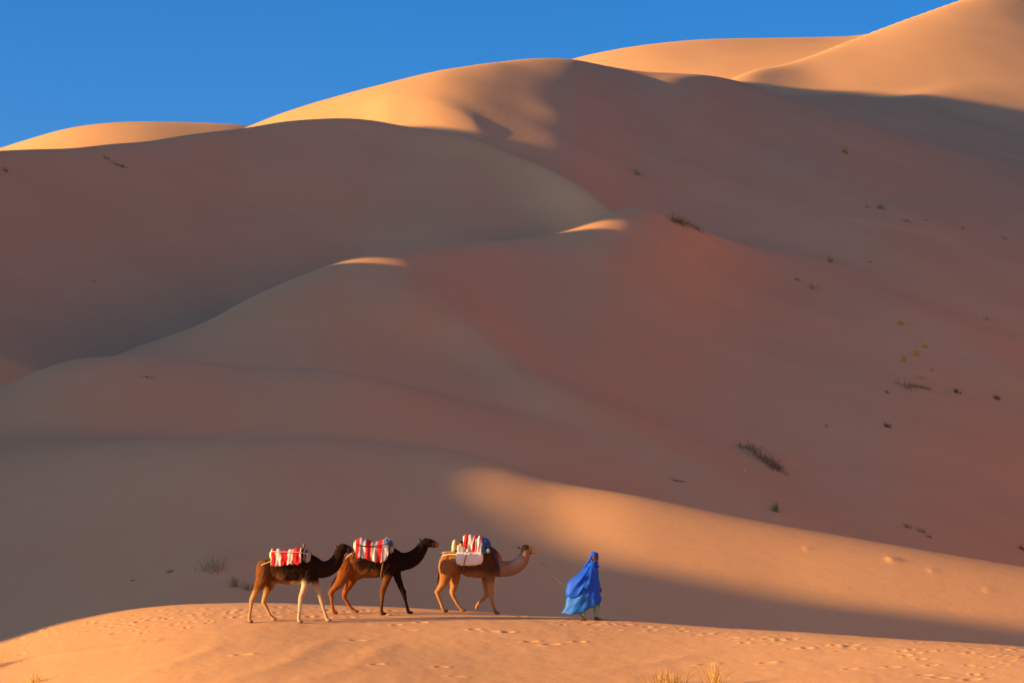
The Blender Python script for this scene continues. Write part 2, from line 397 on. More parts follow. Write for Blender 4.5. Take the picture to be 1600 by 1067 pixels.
def catmull(P, n):
    """points along a smooth curve through rows of P (any number of columns)"""
    P = np.asarray(P, float)
    d = np.concatenate([[0], np.cumsum(np.maximum(np.linalg.norm(np.diff(P[:, :3], axis=0), axis=1), 1e-4))])
    t = np.linspace(0, d[-1], n)
    return np.stack([pchip(d, P[:, k], t) for k in range(P.shape[1])], 1)
def loft(bm, P, n=None, seg=14, up=(0, 1, 0), caps=True):
    """tube through rows (x, y, z, r_side, r_other): r_side is measured along `up`, r_other across it"""
    P = np.asarray(P, float)
    if n: P = catmull(P, n)
    C = P[:, :3]; T = np.gradient(C, axis=0); T /= np.linalg.norm(T, axis=1)[:, None]+1e-9
    up = np.array(up, float); rings = []
    for i in range(len(P)):
        a = up-T[i]*(up@T[i]); a /= np.linalg.norm(a)+1e-9; b = np.cross(T[i], a)
        rings.append([bm.verts.new(C[i]+a*math.cos(q)*P[i, 3]+b*math.sin(q)*P[i, 4]) for q in np.linspace(0, 2*math.pi, seg, endpoint=False)])
    for r0, r1 in zip(rings, rings[1:]):
        for k in range(seg): bm.faces.new((r0[k], r0[(k+1) % seg], r1[(k+1) % seg], r1[k]))
    if caps:
        for r, c, fl in ((rings[0], C[0]-T[0]*min(P[0, 3], P[0, 4])*0.35, True), (rings[-1], C[-1]+T[-1]*min(P[-1, 3], P[-1, 4])*0.35, False)):
            v = bm.verts.new(c)
            for k in range(seg):
                q = (r[k], r[(k+1) % seg], v); bm.faces.new(q[::-1] if fl else q)
def ball(bm, c, r, seg=12):
    M = Matrix.Translation(Vector(c)) @ Matrix.Diagonal((r[0], r[1], r[2], 1))
    bmesh.ops.create_uvsphere(bm, u_segments=seg, v_segments=seg//2+1, radius=1, matrix=M)
def done(name, bm, mats, parent=None, smooth=True):
    bmesh.ops.recalc_face_normals(bm, faces=bm.faces)
    me = bpy.data.meshes.new(name); bm.to_mesh(me); bm.free()
    if smooth: me.shade_smooth()
    return link(name, me, parent, mats)
def fuse(name, bm, voxel, mats, parent=None, rounds=3):
    """overlapping lofts become one continuous skin"""
    me = bpy.data.meshes.new(name); bmesh.ops.recalc_face_normals(bm, faces=bm.faces); bm.to_mesh(me); bm.free()
    tmp = bpy.data.objects.new('tmp', me); col.objects.link(tmp)
    r = tmp.modifiers.new('r', 'REMESH'); r.mode = 'VOXEL'; r.voxel_size = voxel; r.use_smooth_shade = True
    q = tmp.modifiers.new('q', 'SMOOTH'); q.factor = 0.5; q.iterations = rounds
    dg = bpy.context.evaluated_depsgraph_get()
    out = bpy.data.meshes.new_from_object(tmp.evaluated_get(dg)); out.name = name
    bpy.data.objects.remove(tmp); bpy.data.meshes.remove(me)
    out.shade_smooth()
    return link(name, out, parent, mats)
def paint(me, attr, f):
    n = len(me.vertices); co = np.empty(n*3); me.vertices.foreach_get('co', co); co = co.reshape(-1, 3)
    rgb = f(co); a = me.color_attributes.new(attr, 'FLOAT_COLOR', 'POINT')
    a.data.foreach_set('color', np.concatenate([rgb, np.ones((n, 1))], 1).astype(np.float32).ravel())
def ground(x, y): return float(height(np.array([x]), np.array([y]))[0])
def rope(name, pts, r, mat, n=24, parent=None, seg=6):
    bm = bmesh.new(); P = np.asarray(pts, float); loft(bm, np.concatenate([P, np.full((len(P), 2), r)], 1), n=n, seg=seg, up=(0.3, 0.9, 0.2))
    return done(name, bm, [mat], parent)

FUR = painted('coat', 'coat', 0.95, 26, 0.4, 0.5, spec=0.08)
EYE = flat('eye', (0.01, 0.006, 0.004), 0.15, spec=0.5)
TAILM = flat('tail_hair', (0.05, 0.026, 0.014), 0.9, 0.5, 60)

def sm(x, a, b):
    t = np.clip((x-a)/(b-a), 0, 1); return t*t*(3-2*t)
def lerp(c0, c1, k): return c0*(1-k[:, None])+np.array(c1)[None]*k[:, None]

class Camel:
    def __init__(s, Yd, label, torso, neck, head, ear, eye, legs, tail, coat, lift=0.0):
        s.Y = Yd
        s.W = lambda px, py, dy=0.0: np.array((world(px, py, Yd)[0], Yd+dy, world(px, py, Yd)[2]))
        s.m = Yd/F_PX
        mx = 0.5*(torso[0][0]+torso[-1][0]); s.o = s.W(mx, 960); s.o[2] = ground(s.o[0], Yd)
        s.root = thing('camel', label, 'camel', s.o, 'camels walking in file')
        L = lambda px, py, dy=0.0: s.W(px, py, dy)-s.o
        s.L = L
        m = s.m; bm = bmesh.new()
        t0, t1 = torso[0], torso[-1]
        ends = [(t0[0]-1.2, t0[1]+5, t0[2]-5, t0[3]*0.5)], [(t1[0]+4, t1[1]+4, t1[2]-2, t1[3]*0.75), (t1[0]+9, t1[1]+9, t1[2]-6, t1[3]*0.5)]
        P = [(*L(px, (t+b)/2), w*m, (b-t)/2*m) for px, t, b, w in ends[0]+torso+ends[1]]
        loft(bm, P, n=40, seg=22, up=(0, 1, 0))
        P = [(*L(px, py), r*m*0.78, r*m*1.10) for px, py, r in neck]
        loft(bm, P, n=26, seg=16, up=(0, 1, 0))
        P = [(*L(px, py), r*m*(0.9 if i < 2 else 0.84), r*m*1.13) for i, (px, py, r) in enumerate(head)]
        loft(bm, P, n=14, seg=14, up=(0, 1, 0))
        # lower lip and nostril ridge
        a, b = head[-2], head[-1]
        ball(bm, L(b[0]-1.2, b[1]+2.2), (2.6*m, 1.9*m, 1.5*m)); ball(bm, L(b[0]+0.3, b[1]-0.6), (2.3*m, 2.3*m, 2.0*m))
        for sy in (-1, 1):                                          # brows, ears
            ball(bm, L(eye[0], eye[1]-1.2, sy*3.4*m), (2.3*m, 1.3*m, 1.3*m))
            P = [(*L(ear[0]+1.5, ear[1]+2.5, sy*2.6*m), 1.4*m, 1.4*m), (*L(ear[0], ear[1], sy*3.8*m), 1.7*m, 1.1*m), (*L(ear[0]-1.6, ear[1]-2.3, sy*4.4*m), 0.7*m, 0.6*m)]
            loft(bm, P, n=6, seg=8)
        s.feet = []
        for kind, dy, sts, foot in legs:                             # the muscle of haunch and shoulder, the knob of the joint
            x0, y0, r0 = sts[0]; sgn = 1 if dy > 0 else -1
            ball(bm, L(x0+(0.5 if kind == 'h' else -1), y0-1, sgn*9.5*m), (r0*0.98*m, 5.5*m, 16*m if kind == 'h' else 13*m), 16)
            jx, jy, jr = min(sts[2:6], key=lambda q: abs(q[1]-(925.5 if sts[0][1] < 888.5 or sts[0][0] > 500 else 938)))
            ball(bm, L(jx-(0.6 if kind == 'h' else -0.5), jy, dy*m*0.9), (jr*1.22*m, jr*1.05*m, jr*1.45*m), 12)
        for kind, dy, sts, foot in legs:
            fx, fy = foot[0], foot[1]
            fp = L(fx, fy, dy*m); gz = ground(s.o[0]+fp[0], s.Y+dy*m)-s.o[2]
            planted = len(foot) == 2
            dz = (gz+0.028-fp[2]) if planted else 0.0
            sts = [(sts[0][0]+(1.5 if kind == 'h' else -1.0), sts[0][1]-12, sts[0][2]*0.7), (sts[0][0]+0.5, sts[0][1]-6, sts[0][2]*0.95)] + sts
            hipz = L(*sts[0][:2])[2]; P = []
            hip = 0.66                                           # the legs start closer together than the feet
            for i, (px, py, r) in enumerate(sts):
                q = L(px, py, dy*m*(hip+(1-hip)*i/(len(sts)-1)))
                k = np.clip((hipz-q[2])/(hipz-fp[2]), 0, 1); q[2] += dz*k
                side = (0.5, 0.55, 0.62, 0.72, 0.85)[i] if i < 5 else 0.95
                P.append((*q, r*m*side*1.08, r*m*(1.12 if i > 3 else 1.05)))
            end = fp+np.array((0, 0, dz+0.02)); P.append((*(end-np.array((0.9*m, 0, 0))), 2.7*m, 2.6*m))
            loft(bm, P, n=30, seg=12, up=(0, 1, 0))
            if planted:
                ball(bm, fp+np.array((0.6*m, 0, dz+0.012)), (5.4*m, 4.1*m, 2.4*m), 14)
                ball(bm, fp+np.array((3.4*m, -1.3*m, dz)), (2.2*m, 1.6*m, 1.5*m)); ball(bm, fp+np.array((3.4*m, 1.3*m, dz)), (2.2*m, 1.6*m, 1.5*m))
            else:
                ball(bm, fp, (2.3*m, 2.8*m, 3.9*m), 14)
            s.feet.append(fp+np.array((0, 0, dz)))
        s.body = fuse('body', bm, 0.019, [FUR], s.root, 6)
        zb = L(*torso[4][:2])[2]                                     # shaggy on back, neck and shoulder, close on the legs
        bd = s.body.data; nv = len(bd.vertices); co = np.empty(nv*3); nn = np.empty(nv*3)
        bd.vertices.foreach_get('co', co); bd.vertices.foreach_get('normal', nn); co = co.reshape(-1, 3); nn = nn.reshape(-1, 3)
        k = np.array([noise.noise(Vector(q*9.0))+0.8*noise.noise(Vector((q[0]*26, q[1]*26, q[2]*13))) for q in co])
        co += nn*(k*np.where(co[:, 2] > zb-0.75, 0.011, 0.005))[:, None]
        bd.vertices.foreach_set('co', co.ravel())
        s.body.data.update()
        def colour(co):
            px = 800+0*co[:, 0]; g = co+s.o[None]
            d = g[:, 1]*CP+g[:, 2]*SP; v = -g[:, 1]*SP+g[:, 2]*CP
            g0 = g.copy(); g0[:, 1] = s.Y
            d = g0[:, 1]*CP+g0[:, 2]*SP; v = -g0[:, 1]*SP+g0[:, 2]*CP
            return coat(800+F_PX*g0[:, 0]/d, 533.5-F_PX*v/d, co[:, 1]/m)
        paint(s.body.data, 'coat', colour)
        for sy in (-1, 1):
            e = bmesh.new(); ball(e, L(eye[0], eye[1], sy*(eye[2])*m), (1.0*m, 0.8*m, 1.0*m), 10); done('eye', e, [EYE], s.root)
        t = bmesh.new(); loft(t, [(*L(px, py, dy*m), r*m, r*m) for px, py, dy, r in tail], n=18, seg=8); done('tail', t, [TAILM], s.root)
    def wpt(s, px, py, dy=0.0): return s.W(px, py, dy*s.m)

def depth_at(*pts):
    return float(np.mean([hit(px, py, 54, 84, 900).y for px, py in pts]))

# ---- the three camels, last to first
def coat_dark(px, py, y):
    c = np.tile(np.array((0.015, 0.0075, 0.0045)), (len(px), 1))
    rump = (1-sm(px, 408, 434))*(1-sm(py, 930, 950)*0)
    c = lerp(c, (0.17, 0.068, 0.020), rump*0.85)
    belly = sm(py, 905, 911)*(sm(px, 420, 428))*(1-sm(px, 470, 480))
    c = lerp(c, (0.27, 0.14, 0.055), belly*0.8)
    flank = np.exp(-(((px-436)/8)**2+((py-902)/7)**2)); c = lerp(c, (0.20, 0.10, 0.035), flank*0.6)
    hind = (px < 436)*sm(py, 916, 930); c = lerp(c, (0.42, 0.26, 0.13), hind*0.8)
    front = (px > 455)*sm(py, 905, 917); c = lerp(c, (0.42, 0.34, 0.25), front*(0.95))
    patch = np.exp(-((px-473)**2/30+(py-915)**2/60)); c = lerp(c, (0.56, 0.47, 0.36), patch*(y < 0)*0.6)
    muz = sm(px, 546, 552)*(py < 866); c = lerp(c, (0.11, 0.065, 0.04), muz)
    ear = np.exp(-(((px-524)/3)**2+((py-852)/4)**2)); c = lerp(c, (0.20, 0.09, 0.035), ear*.7)
    return lerp(c, (0.05, 0.03, 0.02), sm(py, 968.5, 971)*0.5)
def coat_black(px, py, y):
    c = np.tile(np.array((0.013, 0.006, 0.0038)), (len(px), 1))
    c = lerp(c, (0.20, 0.066, 0.017), (1-sm(px, 546, 566))*sm(py, 855, 880)*0.9)
    c = lerp(c, (0.22, 0.075, 0.02), ((px < 568)*sm(py, 905, 918)))
    belly = sm(py, 884, 898)*sm(px, 550, 558)*(1-sm(px, 584, 606)); c = lerp(c, (0.19, 0.085, 0.028), belly*0.8)
    c = lerp(c, (0.13, 0.055, 0.02), (px > 590)*(px < 616)*sm(py, 895, 905)*(y < 0)*(1-sm(py, 930, 948))*0.9)
    c = lerp(c, (0.010, 0.006, 0.0045), sm(px, 618, 632)*(py < 895))
    c = lerp(c, (0.24, 0.11, 0.04), sm(px, 677, 683)*(py < 860))
    return c
def coat_tan(px, py, y):
    c = np.tile(np.array((0.27, 0.130, 0.050)), (len(px), 1))
    c = lerp(c, (0.075, 0.038, 0.019), sm(px, 706, 724)*(1-sm(px, 774, 782))*(1-sm(py, 888, 899)))
    c = lerp(c, (0.06, 0.031, 0.017), np.exp(-(((px-768)/11)**2+((py-890)/14)**2)))
    c = lerp(c, (0.25, 0.16, 0.098), sm(px, 776, 786)*(py < 905))
    c = lerp(c, (0.40, 0.30, 0.23), np.exp(-(((px-808)/8)**2+((py-877)/8)**2))*0.7)
    c = lerp(c, (0.030, 0.019, 0.013), sm(px, 802, 807)*(1-sm(px, 824, 829))*(1-sm(py, 857, 864)))
    c = lerp(c, (0.46, 0.27, 0.115), sm(px, 824, 830)*(py < 872))
    c = lerp(c, (0.36, 0.19, 0.078), sm(py, 906, 916))
    return lerp(c, (0.07, 0.045, 0.03), sm(py, 947, 953)*0.55)

Y1 = depth_at((391, 973), (469, 970))
camel_a = Camel(Y1, 'dark brown camel with white front legs, last in the file', 
    [(403,882,903,5),(408,877,911,10),(418,873,914,13),(431,870,911.5,15),(445,865,912.5,17),(458,861.5,913.5,17),(470,861,913,16.5),(481,864,911,14.5),(490,868,907.5,11),(497,874,903.5,7)],
    [(488,884,15),(497,888.5,13.5),(505,889.5,12),(513,887.5,11),(520,883,10.5),(525.5,876.5,9.5),(529,869.5,8.4),(531,862,7.6),(532,856,6.5)],
    [(530,855.5,5.5),(536,856,6.2),(541.5,857.2,5.6),(547,858.6,4.5),(551.5,860,3.8)], (525.5,852.5), (537.5,853.5,4.4),
    [('h',-12,[(413,890,12),(411,903,10.5),(406,915,7.5),(399.5,927,4.8),(394.8,937.5,3.6),(393.2,948,2.5),(391.8,959,2.3),(391,966,2.7)],(392,972)),
     ('h',12,[(420,892,11),(422,905,9),(419.5,916,6.5),(414.5,929,4.4),(411.5,940.5,3.5),(416,951,2.4),(421,961,2.2),(424.5,966,2.6)],(427,969)),
     ('f',-12,[(483,894,8.5),(479.5,907,6.5),(475,921,4.5),(470.5,936,3.7),(469.3,947,2.6),(468.3,958,2.3),(467.6,964,2.7)],(469.5,969.5)),
     ('f',12,[(489,894,8),(492,907,5.8),(496,920,4.2),(500.5,932.5,3.5),(504,944,2.5),(507.5,955,2.2),(509.2,960,2.6)],(512.5,965))],
    [(405,886,0,1.6),(402.5,893,0,1.4),(401.5,901,0,1.2),(400.5,908,0,1.5),(400.8,914,0,0.5)], coat_dark)
Y2 = depth_at((523, 960), (600, 957.5))
camel_b = Camel(Y2, 'blackish camel with red-brown hind legs, between the other two camels',
    [(534,872,895,6),(541,866,905,11),(550,861.5,908,14),(560,858,904,16),(572,854,902.8,17),(584,850.5,902.5,17.5),(596,848.5,901.5,17),(606,850,900.5,15.5),(614,855,897,12),(622,860,893.5,8.5)],
    [(612,875,16),(622,877.5,14.5),(631,877,13),(639.5,875,12),(647,870.5,11.2),(653.5,864.5,10),(658.5,857.5,8.6),(661.5,851.5,7.4),(663.5,848,6.4)],
    [(661,847.2,5.6),(667,847.5,6.3),(673,848.6,5.8),(679,849.8,4.8),(684,851,4.0)], (656,842), (668.5,844.8,4.6),
    [('h',-12,[(541,886,13),(537.5,900,10),(531,912,6.8),(523,920.5,4.6),(518.2,926.5,3.7),(519,938,2.5),(520.2,949,2.3),(521.2,954.5,2.7)],(523.5,960)),
     ('h',12,[(551,889,12),(549.5,903,8.8),(545.5,914,6),(539.5,924.5,4),(537,931,3.5),(541,941,2.5),(547,950,2.2),(551.5,954.5,2.6)],(555,957.5)),
     ('f',-12,[(610,884,9),(607,898,6.8),(602.5,911,4.8),(598,924.5,3.8),(597.3,937,2.6),(596.5,948,2.4),(596.3,952,2.8)],(599,957)),
     ('f',12,[(618,884,9),(620.5,899,6),(625,912,4.4),(630,924.5,3.6),(633.2,936.5,2.5),(636,947,2.2),(637,951,2.6)],(640,955))],
    [(537,876,0,1.6),(533,886,0,1.4),(527,898,0,1.3),(520,909,0,1.6),(516.5,917,0,0.6)], coat_black)
Y3 = depth_at((730, 957), (776, 958.5))
camel_c = Camel(Y3, 'tan camel with grey-brown neck and loaded packs, nearest the walker in blue',
    [(690,873,892,6),(696,865.5,899,10),(704,860,899.5,13.5),(713,858.5,894,15.5),(722,857,896,16.5),(734,854.5,901,17.5),(746,851.5,902.5,17.5),(757,851.5,902.5,16.5),(766,854.5,901,14.5),(774,861,898,10.5)],
    [(768,882,15),(777,886.5,13),(786,888.3,11.4),(795,888.2,10.6),(804,885.5,10.2),(811.5,880.5,9.6),(817,873.5,8.6),(820,866,7.6),(821,860,6.4)],
    [(815.5,857.2,5.4),(821,857.2,6),(826.5,858.4,5.4),(831.5,860,4.4),(835.5,861.5,3.6)], (810.5,854.8), (822,854.8,4.4),
    [('h',-12,[(698,883,12.5),(697,898,9.5),(692.5,911,6.2),(686.5,919.5,4.4),(683.8,924.5,3.5),(687,935,2.5),(690.8,945,2.3),(692,948.5,2.6)],(695.5,953)),
     ('h',12,[(708,885,11.5),(710,901,8.5),(709.2,913,5.5),(706.8,924,3.7),(711,934,2.5),(716.5,943.5,2.2),(719.5,946.5,2.5)],(723,951)),
     ('f',-12,[(766,887,9.5),(766.3,901,6.8),(766.8,914,4.6),(767.2,926.5,3.7),(769.2,937,2.6),(771.5,947,2.3),(772.6,950,2.7)],(776,955.5)),
     ('f',12,[(757,887,9),(758,901,6.5),(759.3,915,4.5),(760.8,927.5,3.7),(755,935.8,2.9),(748.5,941.8,2.4),(746,945.5,2.4)],(744.8,950,1))],
    [(692,870,0,1.7),(688.5,880,-2,1.5),(686.5,892,-3,1.3),(684.5,904,-3,1.6),(683.5,914,-3,0.6)], coat_tan)

# ------------------------------------------------------------------ what the camels carry
CLOTH = painted('woven_cloth', 'stripe', 0.85, 60, 0.18, 0.35)
CREAM = flat('cream_cloth', (0.62, 0.52, 0.38), 0.9, 0.4, 18)
GREYBAG = flat('grey_cloth', (0.30, 0.32, 0.36), 0.85, 0.4, 22)
WHITE = flat('white_sacking', (0.72, 0.71, 0.70), 0.85, 0.4, 16, 0.12)
BLUEBAG = flat('blue_cloth', (0.035, 0.085, 0.26), 0.85, 0.4, 24)
DARK = flat('dark_strap', (0.025, 0.022, 0.03), 0.85, 0.2)
WOOD = flat('worn_wood', (0.20, 0.10, 0.05), 0.6, 0.3, 40)
METAL = flat('dull_metal', (0.30, 0.28, 0.27), 0.4, 0.1, spec=0.5)
PALE = flat('pale_rope', (0.55, 0.47, 0.34), 0.9, 0.4, 80)
PINK = flat('pink_rope', (0.62, 0.36, 0.34), 0.9, 0.4, 80)
GREYROPE = flat('grey_rope', (0.10, 0.105, 0.09), 0.9, 0.3, 80)
YELLOW = flat('yellow_cloth', (0.62, 0.40, 0.05), 0.85, 0.4, 26)
RED, WHT, GRY, BLU, CRM = (0.58, 0.018, 0.028), (0.72, 0.70, 0.68), (0.36, 0.39, 0.46), (0.06, 0.12, 0.30), (0.62, 0.53, 0.40)

def drape(name, c, top, bot, halfw, stripes, slant=0.0, nx=46, na=30, seed=1, puff=0.5, far_bot=None):
    """a cloth laid over the back: (px, py) of its upper line and hanging edge, half width in px, stripes [(px where it ends, colour)]"""
    g = np.random.default_rng(seed); m = c.m
    xs = np.linspace(top[0][0], top[-1][0], nx); T = pchip(*zip(*top), xs); B = pchip(*zip(*bot), xs)
    me_v, me_c = [], []
    ph = g.uniform(0, 6.28, 6)
    for i, px in enumerate(xs):
        for j in range(na):
            a = -1+2*j/(na-1); s_ = abs(a)
            k = np.clip((s_-0.42)/0.58, 0, 1)                    # beyond the shoulder the cloth hangs
            ang = min(s_/0.42, 1)*math.pi/2
            y = halfw*math.sin(ang)*(1 if a > 0 else -1)
            py = T[i]+(halfw*0.50)*(1-math.cos(ang))
            py = py+(B[i]-py)*k if B[i] > py else py
            w_ = puff*(math.sin(px*0.55+ph[0]+3*a)+0.6*math.sin(px*1.1+ph[1]-5*a)+0.5*math.sin(px*0.3+8*a+ph[2]))*(0.4+k)
            y += (w_+1.3*k)*(1 if a > 0 else -1)
            py += 0.35*math.sin(px*0.7+ph[3])*(1+k)+ (0.5*math.sin(px*0.9+ph[4]) if s_ > .9 else 0)
            p = c.W(px, py)-c.o; p[1] = y*m
            me_v.append(p)
            q = px+slant*(py-T[i])+0.5*math.sin(py*0.5+ph[5])
            colr = stripes[-1][1]
            for e, cc in stripes:
                if q < e: colr = cc; break
            me_c.append(colr)
    F = [(i*na+j, i*na+j+1, (i+1)*na+j+1, (i+1)*na+j) for i in range(nx-1) for j in range(na-1)]
    me = bpy.data.meshes.new(name); me.from_pydata([tuple(v) for v in me_v], [], F); me.shade_smooth()
    o = link(name, me, None, [CLOTH]); o.location = c.o
    at = me.color_attributes.new('stripe', 'FLOAT_COLOR', 'POINT')
    at.data.foreach_set('color', np.array([(*q, 1) for q in me_c], np.float32).ravel())
    sd_ = o.modifiers.new('thickness', 'SOLIDIFY'); sd_.thickness = 0.016; sd_.offset = 0
    return o
def bolster(name, c, rows, mat, seg=20, power=0.75, seed=0, dy=0.0):
    """stuffed roll or sack: rows of (px, py centre, half height px, half width px) along the animal"""
    m = c.m; bm = bmesh.new(); P = catmull([(r[0], r[1], 0, r[2], r[3]) for r in rows], 22); g = np.random.default_rng(seed); ph = g.uniform(0, 6, 4); rings = []
    for px, py, _, rh, rw in P:
        R_ = []
        for q in np.linspace(0, 2*math.pi, seg, endpoint=False):
            cc, ss_ = math.cos(q), math.sin(q); cy = math.copysign(abs(cc)**power, cc); cz = math.copysign(abs(ss_)**power, ss_)
            k = 1+0.035*math.sin(px*0.6+3*q+ph[0])+0.03*math.sin(px*1.1-2*q+ph[1])
            p = c.W(px, py-cz*rh*k)-c.o; p[1] = (dy+cy*rw*k)*m; R_.append(bm.verts.new(p))
        rings.append(R_)
    for a, b in zip(rings, rings[1:]):
        for k in range(seg): bm.faces.new((a[k], a[(k+1) % seg], b[(k+1) % seg], b[k]))
    for r in (rings[0], rings[-1]): bm.faces.new(r)
    o = done(name, bm, [mat]); o.location = c.o
    return o
def strap(name, c, pts, r, mat, n=30):
    """cord given by (px, py, sideways px)"""
    P = [c.W(px, py)-c.o+np.array((0, dy*c.m, 0)) for px, py, dy in pts]
    o = rope(name, P, r, mat, n); o.location = c.o
    return o
def rounded(bm, c, w, bevel, rot=0.0):
    M = Matrix.Translation(Vector(c)) @ Matrix.Rotation(rot, 4, 'Y') @ Matrix.Diagonal((*w, 1))
    r = bmesh.ops.create_cube(bm, size=1, matrix=M)
    bmesh.ops.bevel(bm, geom=list({e for v in r['verts'] for e in v.link_edges}), offset=bevel, segments=3, affect='EDGES')

# last camel
c = camel_a
tag(bolster('saddle_cushion', c, [(422.2,866.5,4,12),(424,866.5,8,18),(428,868,8,19.5),(446,869.5,7.6,19.5),(462,868.5,7.8,19.5),(469,868,7.5,18.5),(471,867,5,14)], CREAM, seed=3), 'cream cushion roll under the blanket of the camel with white front legs', 'cushion', 'saddle cushions')
tag(drape('striped_blanket', c, [(424.8,857.4),(432,857),(444,858.5),(458,858),(466,855.5),(472,856)], [(424.8,883.5),(436,884),(448,882),(460,881),(466,882),(472,878)], 21,
     [(426.2,CRM),(432.6,RED),(441,WHT),(451.5,RED),(459,WHT),(470.2,RED),(480,WHT)], 0.03, seed=4), 'red and white striped blanket on the camel with white front legs', 'blanket', 'striped camel blankets')
b = bmesh.new(); rounded(b, c.W(480.3,869.2)-c.o, (11.5*c.m, 33*c.m, 18*c.m), 2.4*c.m, 0.10); o = done('saddle_bag', b, [GREYBAG]); o.location = c.o
tag(o, 'grey bag in front of the blanket on the camel with white front legs', 'bag')
b = bmesh.new(); rounded(b, c.W(478.6,868)-c.o, (3.0*c.m, 33.8*c.m, 19.5*c.m), .8*c.m, 0.10); done('dark_flap', b, [DARK], o)
b = bmesh.new()
for sy in (-5, 5): loft(b, [(*(c.W(470,868)-c.o+np.array((0, sy*c.m, 0))), .02, .02), (*(c.W(473.5,858)-c.o+np.array((0, sy*.6*c.m, 0))), .018, .018), (*(c.W(475,853)-c.o), .016, .016)], n=8, seg=8)
loft(b, [(*(c.W(474.8,856)-c.o), .022, .022), (*(c.W(475.2,850.5)-c.o), .03, .03), (*(c.W(474.6,849)-c.o), .02, .02)], n=8, seg=10)
o = done('saddle_peg', b, [WOOD]); o.location = c.o; tag(o, 'wooden saddle peg rising behind the striped blanket of the last camel', 'saddle')
tag(strap('crupper_rope', c, [(405,888,0),(406,885,-10),(412,881.5,-15.5),(420,878.5,-18),(428,875,-20)], .012, PALE), 'pale plaited rope from blanket to tail of the last camel', 'rope', 'crupper ropes')
tag(strap('blanket_cord', c, [(426,861,-19),(440,862,-23.5),(458,862,-23.5),(472,863,-23),(484,866,-17)], .012, PALE), 'thin pale cord tied along the blanket of the last camel', 'cord', 'blanket cords')
# halter
h = strap('halter', c, [(545,854,0),(545,857,-4.2),(544.5,862.5,-3.2),(544,864,0),(544.5,862.5,3.2),(545,857,4.2),(545,854,0)], .014, DARK); h.location = (0,0,0); h.parent = c.root
# middle camel
c = camel_b
tag(bolster('saddle_cushion', c, [(553,853,5,12),(555,853,9,18),(559,854,9.2,19.5),(576,855.5,8.6,20),(592,856.5,8.4,20),(602,856,8.4,18.5),(605,855,6,14)], CREAM, seed=6), 'cream cushion roll under the blanket of the blackish camel', 'cushion', 'saddle cushions')
tag(drape('striped_blanket', c, [(557.2,842.5),(566,840),(578,844),(590,845.5),(600,843),(608,846)], [(557.2,871.5),(566,871),(576,874),(588,877.5),(600,878),(608,866)], 21.5,
     [(563.5,RED),(570.5,GRY),(573,WHT),(582,RED),(585.5,GRY),(587.5,WHT),(590.5,GRY),(599,RED),(601,GRY),(604,WHT),(609,GRY)], 0.06, seed=8, puff=.7), 'red and grey-white striped blanket on the blackish camel', 'blanket', 'striped camel blankets')
b = bmesh.new(); rounded(b, c.W(611.2,856)-c.o, (9*c.m, 30*c.m, 17*c.m), 2.4*c.m, 0.15); o = done('saddle_bag', b, [GREYBAG]); o.location = c.o
tag(o, 'grey bag in front of the blanket on the blackish camel', 'bag')
tag(bolster('blue_bundle', c, [(599.5,848,2,8),(602,847.5,4.5,17),(608,848,5.5,20),(613,850.5,5,18),(616,853,2,8)], BLUEBAG, seed=9), 'small blue cloth bundle behind the metal saddle hoop of the blackish camel', 'bundle')
b = bmesh.new()
P = [c.W(px, py)-c.o for px, py in [(601.5,850),(602.5,843),(605,839.5),(608,841),(611.5,846.5),(616,853.5)]]
for sy in (-7, 7): loft(b, [(*(p+np.array((0, sy*c.m, 0))), .014, .014) for p in P], n=18, seg=8)
loft(b, [(*(P[2]+np.array((0, -8*c.m, 0))), .016, .016), (*(P[2]+np.array((0, 8*c.m, 0))), .016, .016)], n=5, seg=8, up=(0, 0, 1))
o = done('metal_saddle_hoop', b, [METAL]); o.location = c.o; tag(o, 'bent metal saddle hoop on top of the blackish camel', 'saddle')
tag(strap('crupper_rope', c, [(538,880,-3),(540,876,-10),(544,869,-15),(550,865,-18),(556,861,-19.5)], .012, PALE), 'pale rope from blanket to tail of the blackish camel', 'rope', 'crupper ropes')
tag(strap('blanket_cord', c, [(557,850,-22),(568,853,-24.3),(582,853,-24.5),(597,851.5,-24.5),(606,850,-23)], .014, DARK), 'dark cord tied across the blanket of the blackish camel', 'cord', 'blanket cords')
tag(strap('girth_strap', c, [(600,876,-21),(598.5,884,-18.5),(596.8,893,-15.5),(596,901,-9),(596,903.5,0)], .020, flat('brown_strap', (.16,.09,.06))), 'brown girth strap down the side of the blackish camel', 'strap')
tag(strap('hind_cord', c, [(533,884,-10),(543,882.5,-14.3),(553,879,-17),(565,874,-19)], .010, DARK), 'thin dark cord round the haunch of the blackish camel', 'cord')
h = strap('halter', c, [(677,845.5,0),(677,848.5,-4.4),(676,853.5,-3.6),(675.5,855.5,0),(676,853.5,3.6),(677,848.5,4.4),(677,845.5,0)], .014, DARK); h.location = (0,0,0); h.parent = c.root
tag(strap('lead_rope', c, [(683,854.5,-1),(687,861,-1),(692,865,-1),(700.5,864,-1)], .009, GREYROPE), 'short lead rope from the muzzle of the blackish camel to the pack ahead', 'rope', 'ropes between the camels')
c = camel_a
tag(strap('lead_rope', c, [(550.5,863,-1.5),(552,868,-3),(549,872,-4),(545,874,-5)], .009, GREYROPE), 'short lead rope from the muzzle of the last camel', 'rope', 'ropes between the camels')
